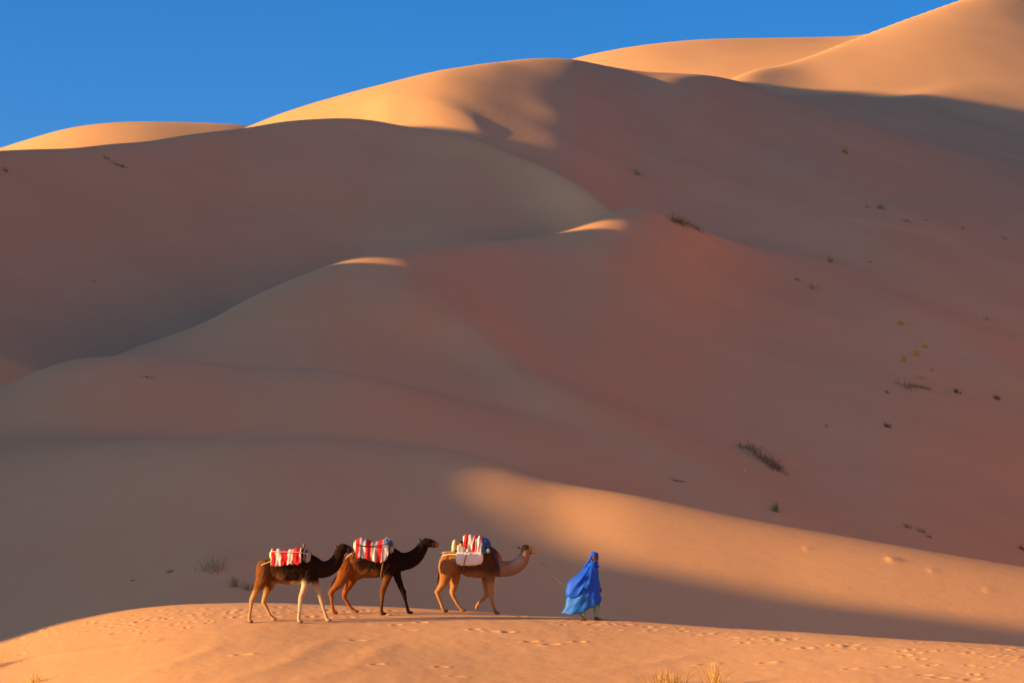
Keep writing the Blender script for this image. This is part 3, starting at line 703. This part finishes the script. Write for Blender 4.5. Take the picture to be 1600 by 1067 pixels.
# first camel
c = camel_c
tag(bolster('white_sack', c, [(712.5,872,4,3),(714.5,872,9,5),(722,872.8,10.5,6.5),(736,873,10.5,6.5),(748,872,10,6),(753.5,871,8.5,5),(755,871,4,3)], WHITE, seed=11, power=.6, dy=-21), 'full white sack slung on the side of the tan camel', 'sack')
tag(bolster('bedroll', c, [(715,860,5,12),(718,859,9,18),(726,856,9.5,19),(742,854,9.5,19),(754,855,9,18),(758,857,6,12)], CREAM, seed=12), 'cream bedroll on top of the tan camel under the striped blankets', 'bedroll')
tag(drape('striped_blanket', c, [(724,838),(730,834.5),(738,835.5),(746,837),(752,839)], [(724,858),(732,862),(740,866),(747,868.5),(752,868)], 19,
     [(725.6,WHT),(727,GRY),(734,RED),(738,WHT),(740.5,GRY),(742,WHT),(750.5,RED),(755,GRY)], 0.22, seed=14, puff=.8), 'red, white and grey striped blanket heaped on the tan camel', 'blanket', 'striped camel blankets')
o = drape('folded_blanket', c, [(743,838.5),(748,837),(753,838),(757.5,841)], [(743,868),(748,869.5),(753,869),(757.5,864)], 21.5,
     [(747,GRY),(750,WHT),(752,RED),(754,GRY),(760,BLU)], 0.12, nx=24, seed=15, puff=.6); tag(o, 'grey and blue folded blanket at the front of the load on the tan camel', 'blanket')
tag(bolster('blue_bag', c, [(752.5,850,4,8),(755,849,9.5,17),(760,850,10,19),(765,853,8.5,16),(768,857,4,8)], BLUEBAG, seed=16), 'dark blue bag at the front of the load on the tan camel', 'bag')
tag(bolster('grey_pouch', c, [(758.5,861,1.5,2),(760,860.5,3.6,3),(763.5,860.5,4,3.2),(766,861,2,2)], GREYBAG, seed=17, dy=-18.5), 'small grey pouch hanging below the dark blue bag', 'pouch')
b = bmesh.new(); loft(b, [(*(c.W(708.5,861)-c.o+np.array((0,-6*c.m,0))), 5*c.m, 2.6*c.m), (*(c.W(709.5,852)-c.o+np.array((0,-6*c.m,0))), 5.5*c.m, 3.4*c.m), (*(c.W(710.5,846)-c.o+np.array((0,-6*c.m,0))), 4.6*c.m, 3.0*c.m), (*(c.W(711.4,843.5)-c.o+np.array((0,-6*c.m,0))), 3*c.m, 1.6*c.m)], n=14, seg=14)
o = done('upright_bundle', b, [CREAM]); o.location = c.o; tag(o, 'cream bundle standing upright behind the load on the tan camel', 'bundle')
b = bmesh.new(); ball(b, c.W(717.5,853.5)-c.o+np.array((0,-15*c.m,0)), (3.2*c.m, 4*c.m, 2.8*c.m), 14); ball(b, c.W(720.5,851)-c.o+np.array((0,-16*c.m,0)), (2.6*c.m, 3*c.m, 2.4*c.m), 12)
o = done('yellow_bundle', b, [YELLOW]); o.location = c.o; tag(o, 'small yellow bundle tucked between upright bundle and striped blanket', 'bundle')
tag(bolster('grey_bundle', c, [(714,858,2,3),(717,857.5,4.6,6),(724,858,5.4,7),(731,859,4,5),(733,859.5,2,2)], GREYBAG, seed=18, dy=-15), 'grey cloth bundle above the white sack on the tan camel', 'bundle')
b = bmesh.new(); ball(b, c.W(719.5,848)-c.o+np.array((0,-8*c.m,0)), (4.2*c.m, 8*c.m, 4.2*c.m), 14)
o = done('dark_bundle', b, [flat('dark_cloth', (.06,.035,.03), .9, .4)]); o.location = c.o; tag(o, 'dark brown bundle beside the upright cream bundle', 'bundle')
tag(strap('crupper_rope', c, [(690,871,-2),(692,867.5,-8),(698,866.5,-13),(706,866,-16),(714,866,-19)], .016, PALE), 'pale rope from load to tail of the tan camel', 'rope', 'crupper ropes')
b = bmesh.new()
for k in range(3):
    g_ = 6.28*k/3; P = [c.W(695+3.0*math.cos(q+g_)+k*.8, 864.3+1.9*math.sin(q+g_))-c.o+np.array((0,-(4+k)*c.m,0)) for q in np.linspace(0, 5.6, 9)]
    loft(b, [(*p, .016, .016) for p in P], n=18, seg=6)
loft(b, [(*(c.W(px, py)-c.o+np.array((0,-5*c.m,0))), .013, .013) for px, py in [(693,864.5),(690.5,863),(688,862)]], n=6, seg=6)
o = done('rope_coil', b, [PINK]); o.location = c.o; tag(o, 'pinkish rope coil on the rump of the tan camel', 'rope')
tag(strap('sack_cord', c, [(731,862,-27.5),(729,868,-29),(727,874,-29),(725.5,882,-27),(725,889,-18),(725,894,-14)], .012, flat('purple_cord', (.14,.08,.13))), 'thin purple cord over the white sack', 'cord')
tag(strap('chest_strap', c, [(766,853,-15),(771,864,-16.5),(776,875,-14.5),(779,886,-11.5),(779.5,897,-5),(779.5,899.5,0),(779.5,897,5),(779,886,11.5),(776,875,14.5),(771,864,16.5),(766,853,15)], .026, flat('navy_strap', (.03,.045,.085))), 'navy strap round the base of the neck of the tan camel', 'strap')
h = strap('halter', c, [(829.5,856,0),(829.5,858.5,-4.3),(828.5,864,-3.4),(828,866,0),(828.5,864,3.4),(829.5,858.5,4.3),(829.5,856,0)], .014, DARK); h.location = (0,0,0); h.parent = c.root

# ------------------------------------------------------------------ the walker
YP = depth_at((909, 968), (934, 969.5))
MP = YP/F_PX
def Wp(px, py, dy=0.0): p = world(px, py, YP); return np.array((p[0], YP+dy*MP, p[2]))
OP = Wp(925, 966); OP[2] = ground(OP[0], YP)
def Lp(px, py, dy=0.0): return Wp(px, py, dy)-OP
person = thing('person', 'person in blue robe and headscarf walking ahead of the camels with a lead rope', 'person', OP)
SKIN = flat('skin', (0.115, 0.052, 0.030), 0.55, 0.1, 40)
bm = bmesh.new()
def limb(rows, n=20, seg=12, k=1.0): loft(bm, [(*Lp(px, py, dy), r*MP*k, r*MP) for px, py, dy, r in rows], n=n, seg=seg)
loft(bm, [(*Lp(925,927), 8.5*MP, 5.8*MP), (*Lp(925,918), 8*MP, 5.4*MP), (*Lp(925.5,908), 8*MP, 5.4*MP), (*Lp(926,897), 10*MP, 6*MP), (*Lp(926,889.5), 11*MP, 5*MP), (*Lp(926.3,885.5), 5*MP, 3.4*MP), (*Lp(927,882), 3.3*MP, 3.2*MP), (*Lp(928,876), 3.2*MP, 3.2*MP)], n=26, seg=18)
ball(bm, Lp(928.6,870), (5.4*MP, 4.5*MP, 6.2*MP), 20); ball(bm, Lp(930.6,874), (3.9*MP, 3.5*MP, 4.0*MP), 16)      # skull, jaw
loft(bm, [(*Lp(933.3,869), .5*MP, .5*MP), (*Lp(934.8,871.8), .9*MP, .9*MP), (*Lp(935.0,872.8), 1.0*MP, .8*MP)], n=6, seg=8)  # nose
ball(bm, Lp(933.6,875.3), (1.0*MP, 1.7*MP, .6*MP)); ball(bm, Lp(933.5,868.4), (.9*MP, 3.2*MP, .7*MP)); ball(bm, Lp(932.8,878), (1.5*MP, 1.9*MP, 1.2*MP))
for sy in (-1, 1): ball(bm, Lp(927.8,871.5,sy*4.5), (1.2*MP, .6*MP, 1.7*MP))
limb([(925,889.5,-8.5,3.2),(922.5,897,-9.5,2.9),(919.5,905.5,-10,2.4),(918.8,912,-11,2.2),(919.3,918.5,-11.8,1.5)])
limb([(926.5,889.5,10,3.2),(929,898,12,2.9),(931,907,12.5,2.4),(934,912,11,2.1),(937,916,9,1.4)])
limb([(928,924,4,5.4),(930.5,935,4,4.4),(932,944,4,3.4),(932.2,953,4,2.9),(931.8,962,4,1.8)], 24)
limb([(922.5,924,-4,5.4),(919,935,-4,4.4),(916.5,943,-4,3.4),(913.3,952,-4,2.9),(910,961,-4,1.8)], 24)
gz = lambda px, dy: ground(OP[0]+(px-925)*MP, YP+dy*MP)-OP[2]
for (a, b_, py0, py1, dy) in ((930, 940.5, 964, 966.5, 4), (908.3, 915.5, 962, 966, -4)):
    z0 = gz(a, dy)+.035; z1 = gz(b_, dy)+.02
    P0 = Lp(a, py0, dy); P1 = Lp(b_, py1, dy)
    loft(bm, [(P0[0]-.02, P0[1], z0+.02, .035, .04), (P0[0]+.05, P0[1], z0+.01, .04, .04), (P1[0]-.05, P1[1], z1+.005, .045, .025), (P1[0], P1[1], z1, .035, .016)], n=10, seg=10)
    loft(bm, [(*Lp(a+1.2, py0-4, dy), .03, .03), (P0[0]+.01, P0[1], z0+.03, .035, .038)], n=5, seg=8)
# hands: palm, four fingers and a thumb, closed on the lead rope on the near side
def hand(px, py, dy, dirx, sgn, fold):
    o = Lp(px, py, dy)
    def q(a, b_, c_): return o+np.array((a*dirx, b_*sgn, -c_))
    loft(bm, [(*q(0, 0, -.015), .022, .026), (*q(.004, 0, .03), .016, .036), (*q(.008, 0, .075), .014, .040), (*q(.009, 0, .09), .012, .036)], n=8, seg=10)
    for k, (dx, ln) in enumerate(((-.030, .062), (-.010, .074), (.010, .080), (.029, .070))):
        loft(bm, [(*q(.008+dx, 0, .082), .0095, .0095), (*q(.010+dx, -.004-.2*fold*ln, .085+ln*.45), .0092, .0092), (*q(.010+dx, -.02-.9*fold*ln*.6, .085+ln*(.72-.25*fold)), .0086, .0086), (*q(.009+dx, -.02-1.2*fold*ln*.75, .085+ln*(.85-.6*fold)), .0065, .0065)], n=9, seg=8)
    loft(bm, [(*q(.028, -.004, .025), .012, .012), (*q(.046, -.018, .05), .0115, .0115), (*q(.046, -.034, .078), .010, .010), (*q(.042, -.042, .094), .007, .007)], n=9, seg=8)
hand(919.6, 919.3, -12.0, 1, -1, 0.85)
hand(937.4, 916.6, 8.8, 1, 1, 0.4)
fuse('body', bm, 0.0085, [SKIN], person, 2)
for sy in (-1, 1):
    e = bmesh.new(); ball(e, Lp(933.0,869.9,sy*1.9), (.55*MP, .6*MP, .5*MP), 10); done('eye', e, [EYE], person)

def fabric(name, c_, rough=0.5, spec=0.35):
    m, t, b_ = material(name, rough); b_.inputs['Base Color'].default_value = (*c_, 1); b_.inputs['Specular IOR Level'].default_value = spec
    tc = t.nodes.new('ShaderNodeTexCoord'); n = t.nodes.new('ShaderNodeTexNoise'); n.inputs['Scale'].default_value = 9; n.inputs['Detail'].default_value = 4
    t.links.new(tc.outputs['Object'], n.inputs['Vector'])
    mx = t.nodes.new('ShaderNodeMix'); mx.data_type = 'RGBA'; mx.inputs['A'].default_value = tuple(v*.8 for v in c_)+(1,); mx.inputs['B'].default_value = tuple(min(1, v*1.25) for v in c_)+(1,)
    t.links.new(n.outputs['Fac'], mx.inputs['Factor']); t.links.new(mx.outputs['Result'], b_.inputs['Base Color'])
    bp = t.nodes.new('ShaderNodeBump'); bp.inputs['Strength'].default_value = .25; bp.inputs['Distance'].default_value = .02
    t.links.new(n.outputs['Fac'], bp.inputs['Height']); t.links.new(bp.outputs[0], b_.inputs['Normal'])
    return m
ROBE = fabric('deep_blue_cotton', (0.004, 0.08, 0.66), 0.6, 0.2); TUNIC = fabric('light_blue_cotton', (0.007, 0.125, 0.60), 0.55, 0.25); SCARF = fabric('blue_scarf_cotton', (0.004, 0.075, 0.60), 0.7, 0.12)
TROUS = flat('pale_trousers', (0.20, 0.31, 0.32), 0.8, 0.3, 20); SOLE = flat('sandal', (0.04, 0.025, 0.02), 0.7)

def garment(name, rings, hem, depth, mat, folds, na=72, nv=34, seed=2):
    """cloth hung round the body: rings (py, left px, right px), hem (px, py), half depth at each ring"""
    g = np.random.default_rng(seed); ph = g.uniform(0, 6.28, 8)
    py_r = [r[0] for r in rings]; top = py_r[0]; bm = bmesh.new(); V = []
    hx = [h_[0] for h_ in hem]; hy = [h_[1] for h_ in hem]
    for iv in range(nv):
        v = iv/(nv-1); row = []
        for ia in range(na):
            a = 2*math.pi*ia/na; ca, sa = math.cos(a), math.sin(a)
            l1 = pchip(py_r, [r[1] for r in rings], np.array([py_r[-1]]))[0]; r1 = pchip(py_r, [r[2] for r in rings], np.array([py_r[-1]]))[0]
            py = top+v*(py_r[-1]-top)
            for _ in range(3):
                l = pchip(py_r, [r[1] for r in rings], np.array([py]))[0]; r = pchip(py_r, [q[2] for q in rings], np.array([py]))[0]
                px = (l+r)/2+(r-l)/2*ca
                py = top+v*(np.interp(px, hx, hy)-top)
            dp = np.interp(py, py_r, depth)
            # wind-blown folds radiating from the shoulder
            q = math.atan2(px-924, max(py-878, 1))
            rg = lambda x: 1-2*abs(math.sin(x*.5))**.7
            f = folds*v**.7*(rg(q*13+ph[0]+1.6*math.sin(py*.06+ph[1]))*.7+0.5*rg(q*27+ph[2]+py*.08)+0.35*math.sin(py*.35+px*.2+ph[3]))
            y = sa*(dp*(abs(sa)**-.25 if abs(sa) > .05 else 1)+f)
            px2 = px+0.5*folds*v*math.sin(py*.3+ph[4])*abs(ca)
            row.append(bm.verts.new(Lp(px2, py+.5*v*math.sin(a*9+ph[5]), y)))
        V.append(row)
    for r0, r1 in zip(V, V[1:]):
        for k in range(na): bm.faces.new((r0[k], r0[(k+1) % na], r1[(k+1) % na], r1[k]))
    o = done(name, bm, [mat], person); sd_ = o.modifiers.new('thickness', 'SOLIDIFY'); sd_.thickness = .008; sd_.offset = 0
    return o
garment('robe', [(880.5,921.5,931.5),(884,917,933.2),(888,913,934.4),(894,906,935.2),(901,897,936),(908,889.2,936.8),(913,885.4,937.3),(920,884.8,938),(928,884.6,938.6),(936,886,938.9),(946,888,939)],
        [(884,931),(889,933.5),(897,934),(905,928.5),(911,919.5),(915,918),(918,923),(921.5,933),(928,943.5),(934,943),(939,939.5)],
        [4.6,8.5,11.5,14,15.5,16,16,15.5,15,14.5,14.5], ROBE, 2.3)
garment('tunic', [(908,893,935),(916,889,936),(924,887.6,936.8),(932,886.8,937.2),(940,884.5,937.2),(948,882,936),(959,878.6,934)],
        [(878,957.5),(886,958.3),(896,958.8),(905,958.2),(911,955),(916,953),(921,950),(928,946),(935,945.5),(939,944)],
        [11.5,12,12.5,12.5,12.5,12,11], TUNIC, 2.4, seed=5)
def leggings(rows):
    b_ = bmesh.new(); loft(b_, [(*Lp(px, py, dy), r*MP*1.05, r*MP) for px, py, dy, r in rows], n=20, seg=16, caps=False)
    for v in b_.verts: v.co.x += .006*math.sin(v.co.z*40+v.co.y*30)
    o = done('trouser_leg', b_, [TROUS], person); q = o.modifiers.new('thickness', 'SOLIDIFY'); q.thickness = .006
leggings([(928,926,4,6.6),(931,940,4,5.6),(932.3,950,4,4.8),(932,958,4,4.3),(931.6,963.2,4,4.0)])
leggings([(922,926,-4,6.6),(918,939,-4,5.8),(914.5,949,-4,5),(911.5,957,-4,4.2),(910,961,-4,3.9)])
# headscarf: wound bands over the skull, a thick wrap at the neck, the loose end behind
bm = bmesh.new()
def band(cx, cy, rx, ry, thick, tilt, roll=0.0):
    P = []
    for q in np.linspace(0, 2*math.pi, 25):
        x, y = rx*math.cos(q), ry*math.sin(q); P.append((*Lp(cx+x, cy+tilt*x+roll*y, y), thick*MP*.8, thick*MP*(1+.12*math.sin(3*q))))
    loft(bm, P, n=48, seg=10, up=(0, 0, 1), caps=False)
band(928.8,867.6,5.2,4.6,1.9,.18); band(928.9,865.3,4.7,4.2,2.0,-.12,.1); band(929.4,863.6,3.4,3.2,1.9,.25,-.1); ball(bm, Lp(929.2,866), (5.4*MP, 5*MP, 4.2*MP), 16)
band(926.8,880,6.2,6.4,2.6,-.16); band(926.6,883.4,7.4,7.6,2.7,.12); band(927.4,877.5,5.2,5.4,2.0,-.25)
loft(bm, [(*Lp(924.5,868), 4.2*MP, 1.6*MP), (*Lp(921.5,874), 4.4*MP, 1.8*MP), (*Lp(917.5,880), 4.6*MP, 1.8*MP), (*Lp(913,886.5), 4.2*MP, 1.5*MP), (*Lp(909.5,891), 2.6*MP, .9*MP)], n=20, seg=12)
fuse('headscarf', bm, 0.011, [SCARF], person, 2)
for (a, b_, dy) in ((930, 941, 4), (907.6, 916, -4)):
    e = bmesh.new(); A, B = Lp(a, 965, dy), Lp(b_, 965, dy); z0, z1 = gz(a, dy)+.012, gz(b_, dy)+.010
    loft(e, [(A[0]-.02, A[1], z0, .03, .012), (A[0]+.05, A[1], z0, .043, .012), (B[0]-.06, B[1], z1, .05, .012), (B[0]+.01, B[1], z1, .035, .010)], n=10, seg=10)
    done('sandal', e, [SOLE], person)
# long lead rope
A = camel_c.W(836.5, 863.5)+np.array((0, -2*camel_c.m, 0)); B = Wp(919.9, 923.2, -12.8)
n_ = 16; P = []
for i in range(n_):
    t = i/(n_-1); p = A*(1-t)+B*t; p[2] -= 4*t*(1-t)*0.30; P.append(p-A)
o = rope('lead_rope', P, .0052, GREYROPE, 50); o.location = A; tag(o, 'long grey lead rope hanging between the tan camel and the walker in blue', 'rope')

# ------------------------------------------------------------------ grass tufts and low shrubs on the sand
def blades_material(name, c0, c1):
    m, t, b_ = material(name, 0.7); oi = t.nodes.new('ShaderNodeNewGeometry')
    mx = t.nodes.new('ShaderNodeMix'); mx.data_type = 'RGBA'; mx.inputs['A'].default_value = (*c0, 1); mx.inputs['B'].default_value = (*c1, 1)
    t.links.new(oi.outputs['Random Per Island'], mx.inputs['Factor']); t.links.new(mx.outputs['Result'], b_.inputs['Base Color'])
    return m
GRASS = {'green': blades_material('green_blades', (0.10, 0.19, 0.05), (0.20, 0.30, 0.10)), 'dry': blades_material('dry_blades', (0.42, 0.27, 0.06), (0.55, 0.40, 0.14)),
         'olive': blades_material('olive_blades', (0.20, 0.17, 0.05), (0.36, 0.27, 0.09)), 'dark': blades_material('dark_twigs', (0.07, 0.055, 0.032), (0.17, 0.13, 0.07)),
         'pale': blades_material('pale_blades', (0.24, 0.21, 0.12), (0.36, 0.30, 0.18)), 'straw': blades_material('straw_blades', (0.38, 0.27, 0.13), (0.5, 0.38, 0.2)), 'shrub2': blades_material('brown_twigs', (0.10, 0.08, 0.045), (0.24, 0.20, 0.11)), 'shrub': blades_material('shrub_twigs', (0.08, 0.09, 0.04), (0.18, 0.18, 0.09))}
def tuft(px, py, w_px, h_px, n, mat, label, cat='grass', name='grass_tuft', spread=0.7, group='grass tufts scattered on the dunes', slope_follow=0.0, thick=1.0, near=False):
    h = hit(px, py, 50 if near else 80, 84 if near else 480, 900)
    if h is None: print('no ground', px, py); return
    m = h.y/F_PX; g = np.random.default_rng(int(px*7+py)); V, F = [], []
    if not near: w_px, h_px, n = w_px*1.15, h_px*1.3, int(n*1.5)
    W2, H = w_px*m/2, h_px*m
    for k in range(n):
        bx = np.clip(g.normal(0, .34), -.8, .8)*W2; by = np.clip(g.normal(0, .34), -.8, .8)*min(W2, H*1.2)
        bz = ground(h.x+bx, h.y+by)-h.z-.02
        ang = g.uniform(0, 2*math.pi); lean = abs(g.normal(0, spread))*.7; ln = H*g.uniform(.45, 1.08)
        dx = math.cos(ang)*lean+bx/(W2+.01)*.35; dy = math.sin(ang)*lean
        wd = (.006+.0055*m*38)*g.uniform(.7, 1.2)*thick
        pa = g.uniform(0, math.pi); ox, oy = math.cos(pa)*wd, math.sin(pa)*wd*.6
        base = len(V)
        for i in range(4):
            t = i/3; x = bx+dx*ln*t*(.35+.65*t); y = by+dy*ln*t*(.35+.65*t); z = bz+ln*(t-.28*lean*t*t)
            q = 1-t*.85
            if i < 3: V += [(x-ox*q, y-oy*q, z), (x+ox*q, y+oy*q, z)]
            else: V.append((x, y, z))
        F += [(base, base+1, base+3, base+2), (base+2, base+3, base+5, base+4), (base+4, base+5, base+6)]
    if w_px > 2.2*h_px:                                          # the creeping stem that ties a low tuft together
        st = np.linspace(-.85, .85, 9)*W2; base = len(V); wd = .012
        for q in st:
            z = ground(h.x+q, h.y)-h.z+.012; V += [(q, -wd, z), (q, wd, z+.014)]
        F += [(base+2*i, base+2*i+1, base+2*i+3, base+2*i+2) for i in range(8)]
    me = bpy.data.meshes.new(name); me.from_pydata(V, [], F); me.update()
    o = link(name, me, None, [GRASS[mat]]); o.location = h
    return tag(o, label, cat, group)
def shrub(px0, py0, px1, py1, h_px, n, mat, label, cat='shrub'):
    """a shrub drawn out along the slope between two picture points"""
    A, B = hit(px0, py0, 80, 480, 900), hit(px1, py1, 80, 480, 900); m = A.y/F_PX; g = np.random.default_rng(int(px0)); V, F = [], []
    for k in range(n):
        t = g.beta(1.3, 1.6); x = A.x+(B.x-A.x)*t+g.normal(0, .2); y = A.y+(B.y-A.y)*t+g.normal(0, .45); z = ground(x, y)-A.z+.0; x -= A.x; y -= A.y
        ln = 1.35*h_px*m*g.uniform(.35, 1.0)*(1-.35*t); ang = g.uniform(0, 6.28); lean = abs(g.normal(0, 1.25)); dx, dy = math.cos(ang)*lean+.2, math.sin(ang)*lean
        wd = .017*g.uniform(.6, 1.4); pa = g.uniform(0, 3.14); ox, oy = math.cos(pa)*wd, math.sin(pa)*wd*.6; base = len(V)
        for i in range(4):
            q = i/3; w_ = 1-q*.75; V += [(x+dx*ln*q*.8-ox*w_, y+dy*ln*q*.8-oy*w_, z+ln*(q-.3*min(lean, 1)*q*q)), (x+dx*ln*q*.8+ox*w_, y+dy*ln*q*.8+oy*w_, z+ln*(q-.3*min(lean, 1)*q*q))]
        F += [(base+2*i, base+2*i+1, base+2*i+3, base+2*i+2) for i in range(3)]
    me = bpy.data.meshes.new('low_shrub'); me.from_pydata(V, [], F); me.update()
    o = link('low_shrub', me, None, [GRASS[mat]]); o.location = A
    return tag(o, label, cat, 'low shrubs on the dunes')
shrub(1052,347,1096,365,12,420,'shrub', 'long green shrub lying down the ridge in the middle of the big dune')
shrub(1163,702,1224,739,14,620,'shrub2', 'largest dark shrub, trailing down the slope above the sunlit sand')
shrub(1416,607,1452,609,9,260,'shrub', 'low grey-green shrub spread flat below the upright yellow tufts')
for a in [
    (1213,799,17,17,46,'green','bright green upright tuft just above the sunlit slope'),
    (1321,240,12,11,40,'olive','olive tuft alone highest on the shaded right slope'),
    (1355,325,9,6,24,'olive','small olive tuft just left of the green one, below the top shadow'),
    (1377,327,15,11,50,'green','round green tuft beside a small olive one on the upper right slope'),
    (1297,410,11,11,40,'olive','dark olive tuft on the pale ridge above the straw-coloured clump'),
    (1273,452,20,13,46,'straw','straw-coloured clump on the ridge right of the long green shrub'),
    (1246,438,14,4,16,'dark','thin dark twigs lying just left of the straw-coloured clump'),
    (1408,507,20,10,44,'dry','wide dry tuft above the three upright yellow tufts'),
    (1446,543,9,12,34,'dry','uppermost of three upright yellow tufts on the right slope'),
    (1432,557,9,16,36,'dry','middle of three upright yellow tufts on the right slope'),
    (1412,565,10,17,40,'dry','lowest and leftmost of three upright yellow tufts on the right slope'),
    (1456,580,9,7,20,'straw','tiny straw tuft below the three upright yellow tufts'),
    (1440,592,12,15,34,'straw','thin pale tuft just above the low grey-green shrub'),
    (1400,599,10,11,26,'straw','thin straw tuft left of the low grey-green shrub'),
    (1386,614,9,5,18,'dark','tiny dark tuft at the left foot of the low grey-green shrub'),
    (1495,614,13,7,50,'dark','small dark clump right of the low grey-green shrub'),
    (1558,624,13,7,50,'dark','small dark clump near the right edge at mid height'),
    (1387,667,15,7,60,'dark','darkest small clump below the low grey-green shrub'),
    (1292,667,9,6,20,'olive','tiny tuft alone left of the darkest small clump'),
    (995,273,12,9,34,'green','small green tuft alone behind the crest in the centre'),
    (1425,246,16,4,18,'straw','faint straw tuft right of the highest olive tuft'),
    (1185,300,10,3,14,'straw','faint straw specks left of the two upper right tufts'),
    (1415,346,22,4,18,'dark','thin dark twig line below the round green tuft'),
    (1447,345,9,5,16,'olive','tiny olive tuft right of the twig line'),
    (1505,359,11,7,24,'olive','small olive tuft on the far right slope below the top shadow'),
    (1570,374,12,5,20,'olive','flat olive tuft near the right edge below the top shadow'),
    (1541,499,16,6,26,'pale','pale flat tuft near the right edge on the lower ridge'),
    (1360,410,9,3,12,'dark','tiny dark twig right of the dark olive tuft on the pale ridge'),
    (1418,824,16,8,36,'olive','brownish tuft on the left of a pair above the sunlit slope at right'),
    (1440,831,16,8,36,'olive','brownish tuft on the right of a pair above the sunlit slope'),
    (1452,839,11,4,20,'dark','small dark tuft just below the brownish pair at right'),
    (1060,752,30,4,26,'dark','thin dark twig line above the sunlit slope below the big dune'),
    (1596,858,10,8,30,'dark','dark tuft cut by the right edge above the sunlit slope'),
    (332,893,54,22,90,'pale','largest pale grass tuft in the shade left of the last camel'),
    (366,916,16,20,44,'pale','upright pale tuft between the largest pale tuft and the last camel'),
    (386,921,18,17,36,'pale','pale tuft just behind the hind leg of the last camel'),
    (265,894,13,6,26,'olive','small yellowish tuft left of the largest pale grass tuft'),
    (207,907,8,3,16,'dark','tiny dark speck of twigs in the shade far left of the camels'),
    (9,268,13,7,36,'olive','small tuft at the left edge on top of the left dune'),
    (167,249,13,6,30,'olive','small tuft on top of the left dune above a dark twig line'),
    (188,260,32,5,40,'dark','dark twig line slanting near the top of the left dune'),
    (146,440,14,3,14,'straw','faint straw specks on the bare face of the left dune'),
    (232,590,24,3,16,'dark','faint dark twigs on the low pale ridge at left'),
    ]: tuft(*a)
for a in [(1042,1072,74,36,150,'dry','large dry yellow grass clump at the bottom edge below the walker'),
          (1117,1072,40,52,60,'dry','tall thin dry grass clump beside the large one at the bottom edge'),
          (54,1066,30,20,44,'dry','small dry grass clump at the bottom left corner'),
          (-26,1046,70,44,140,'dry','dry grass clump cut by the left edge on the near sand')]:
    tuft(*a, near=True, group='dry grass clumps on the near sand', spread=.9)
b = bmesh.new(); ball(b, (0, 0, 0.02), (.06, .05, .045), 8); o = done('pale_stone', b, [WHITE]); h = hit(1164, 735, 80, 300); o.location = h; tag(o, 'tiny white stone left of the largest dark shrub', 'stone')
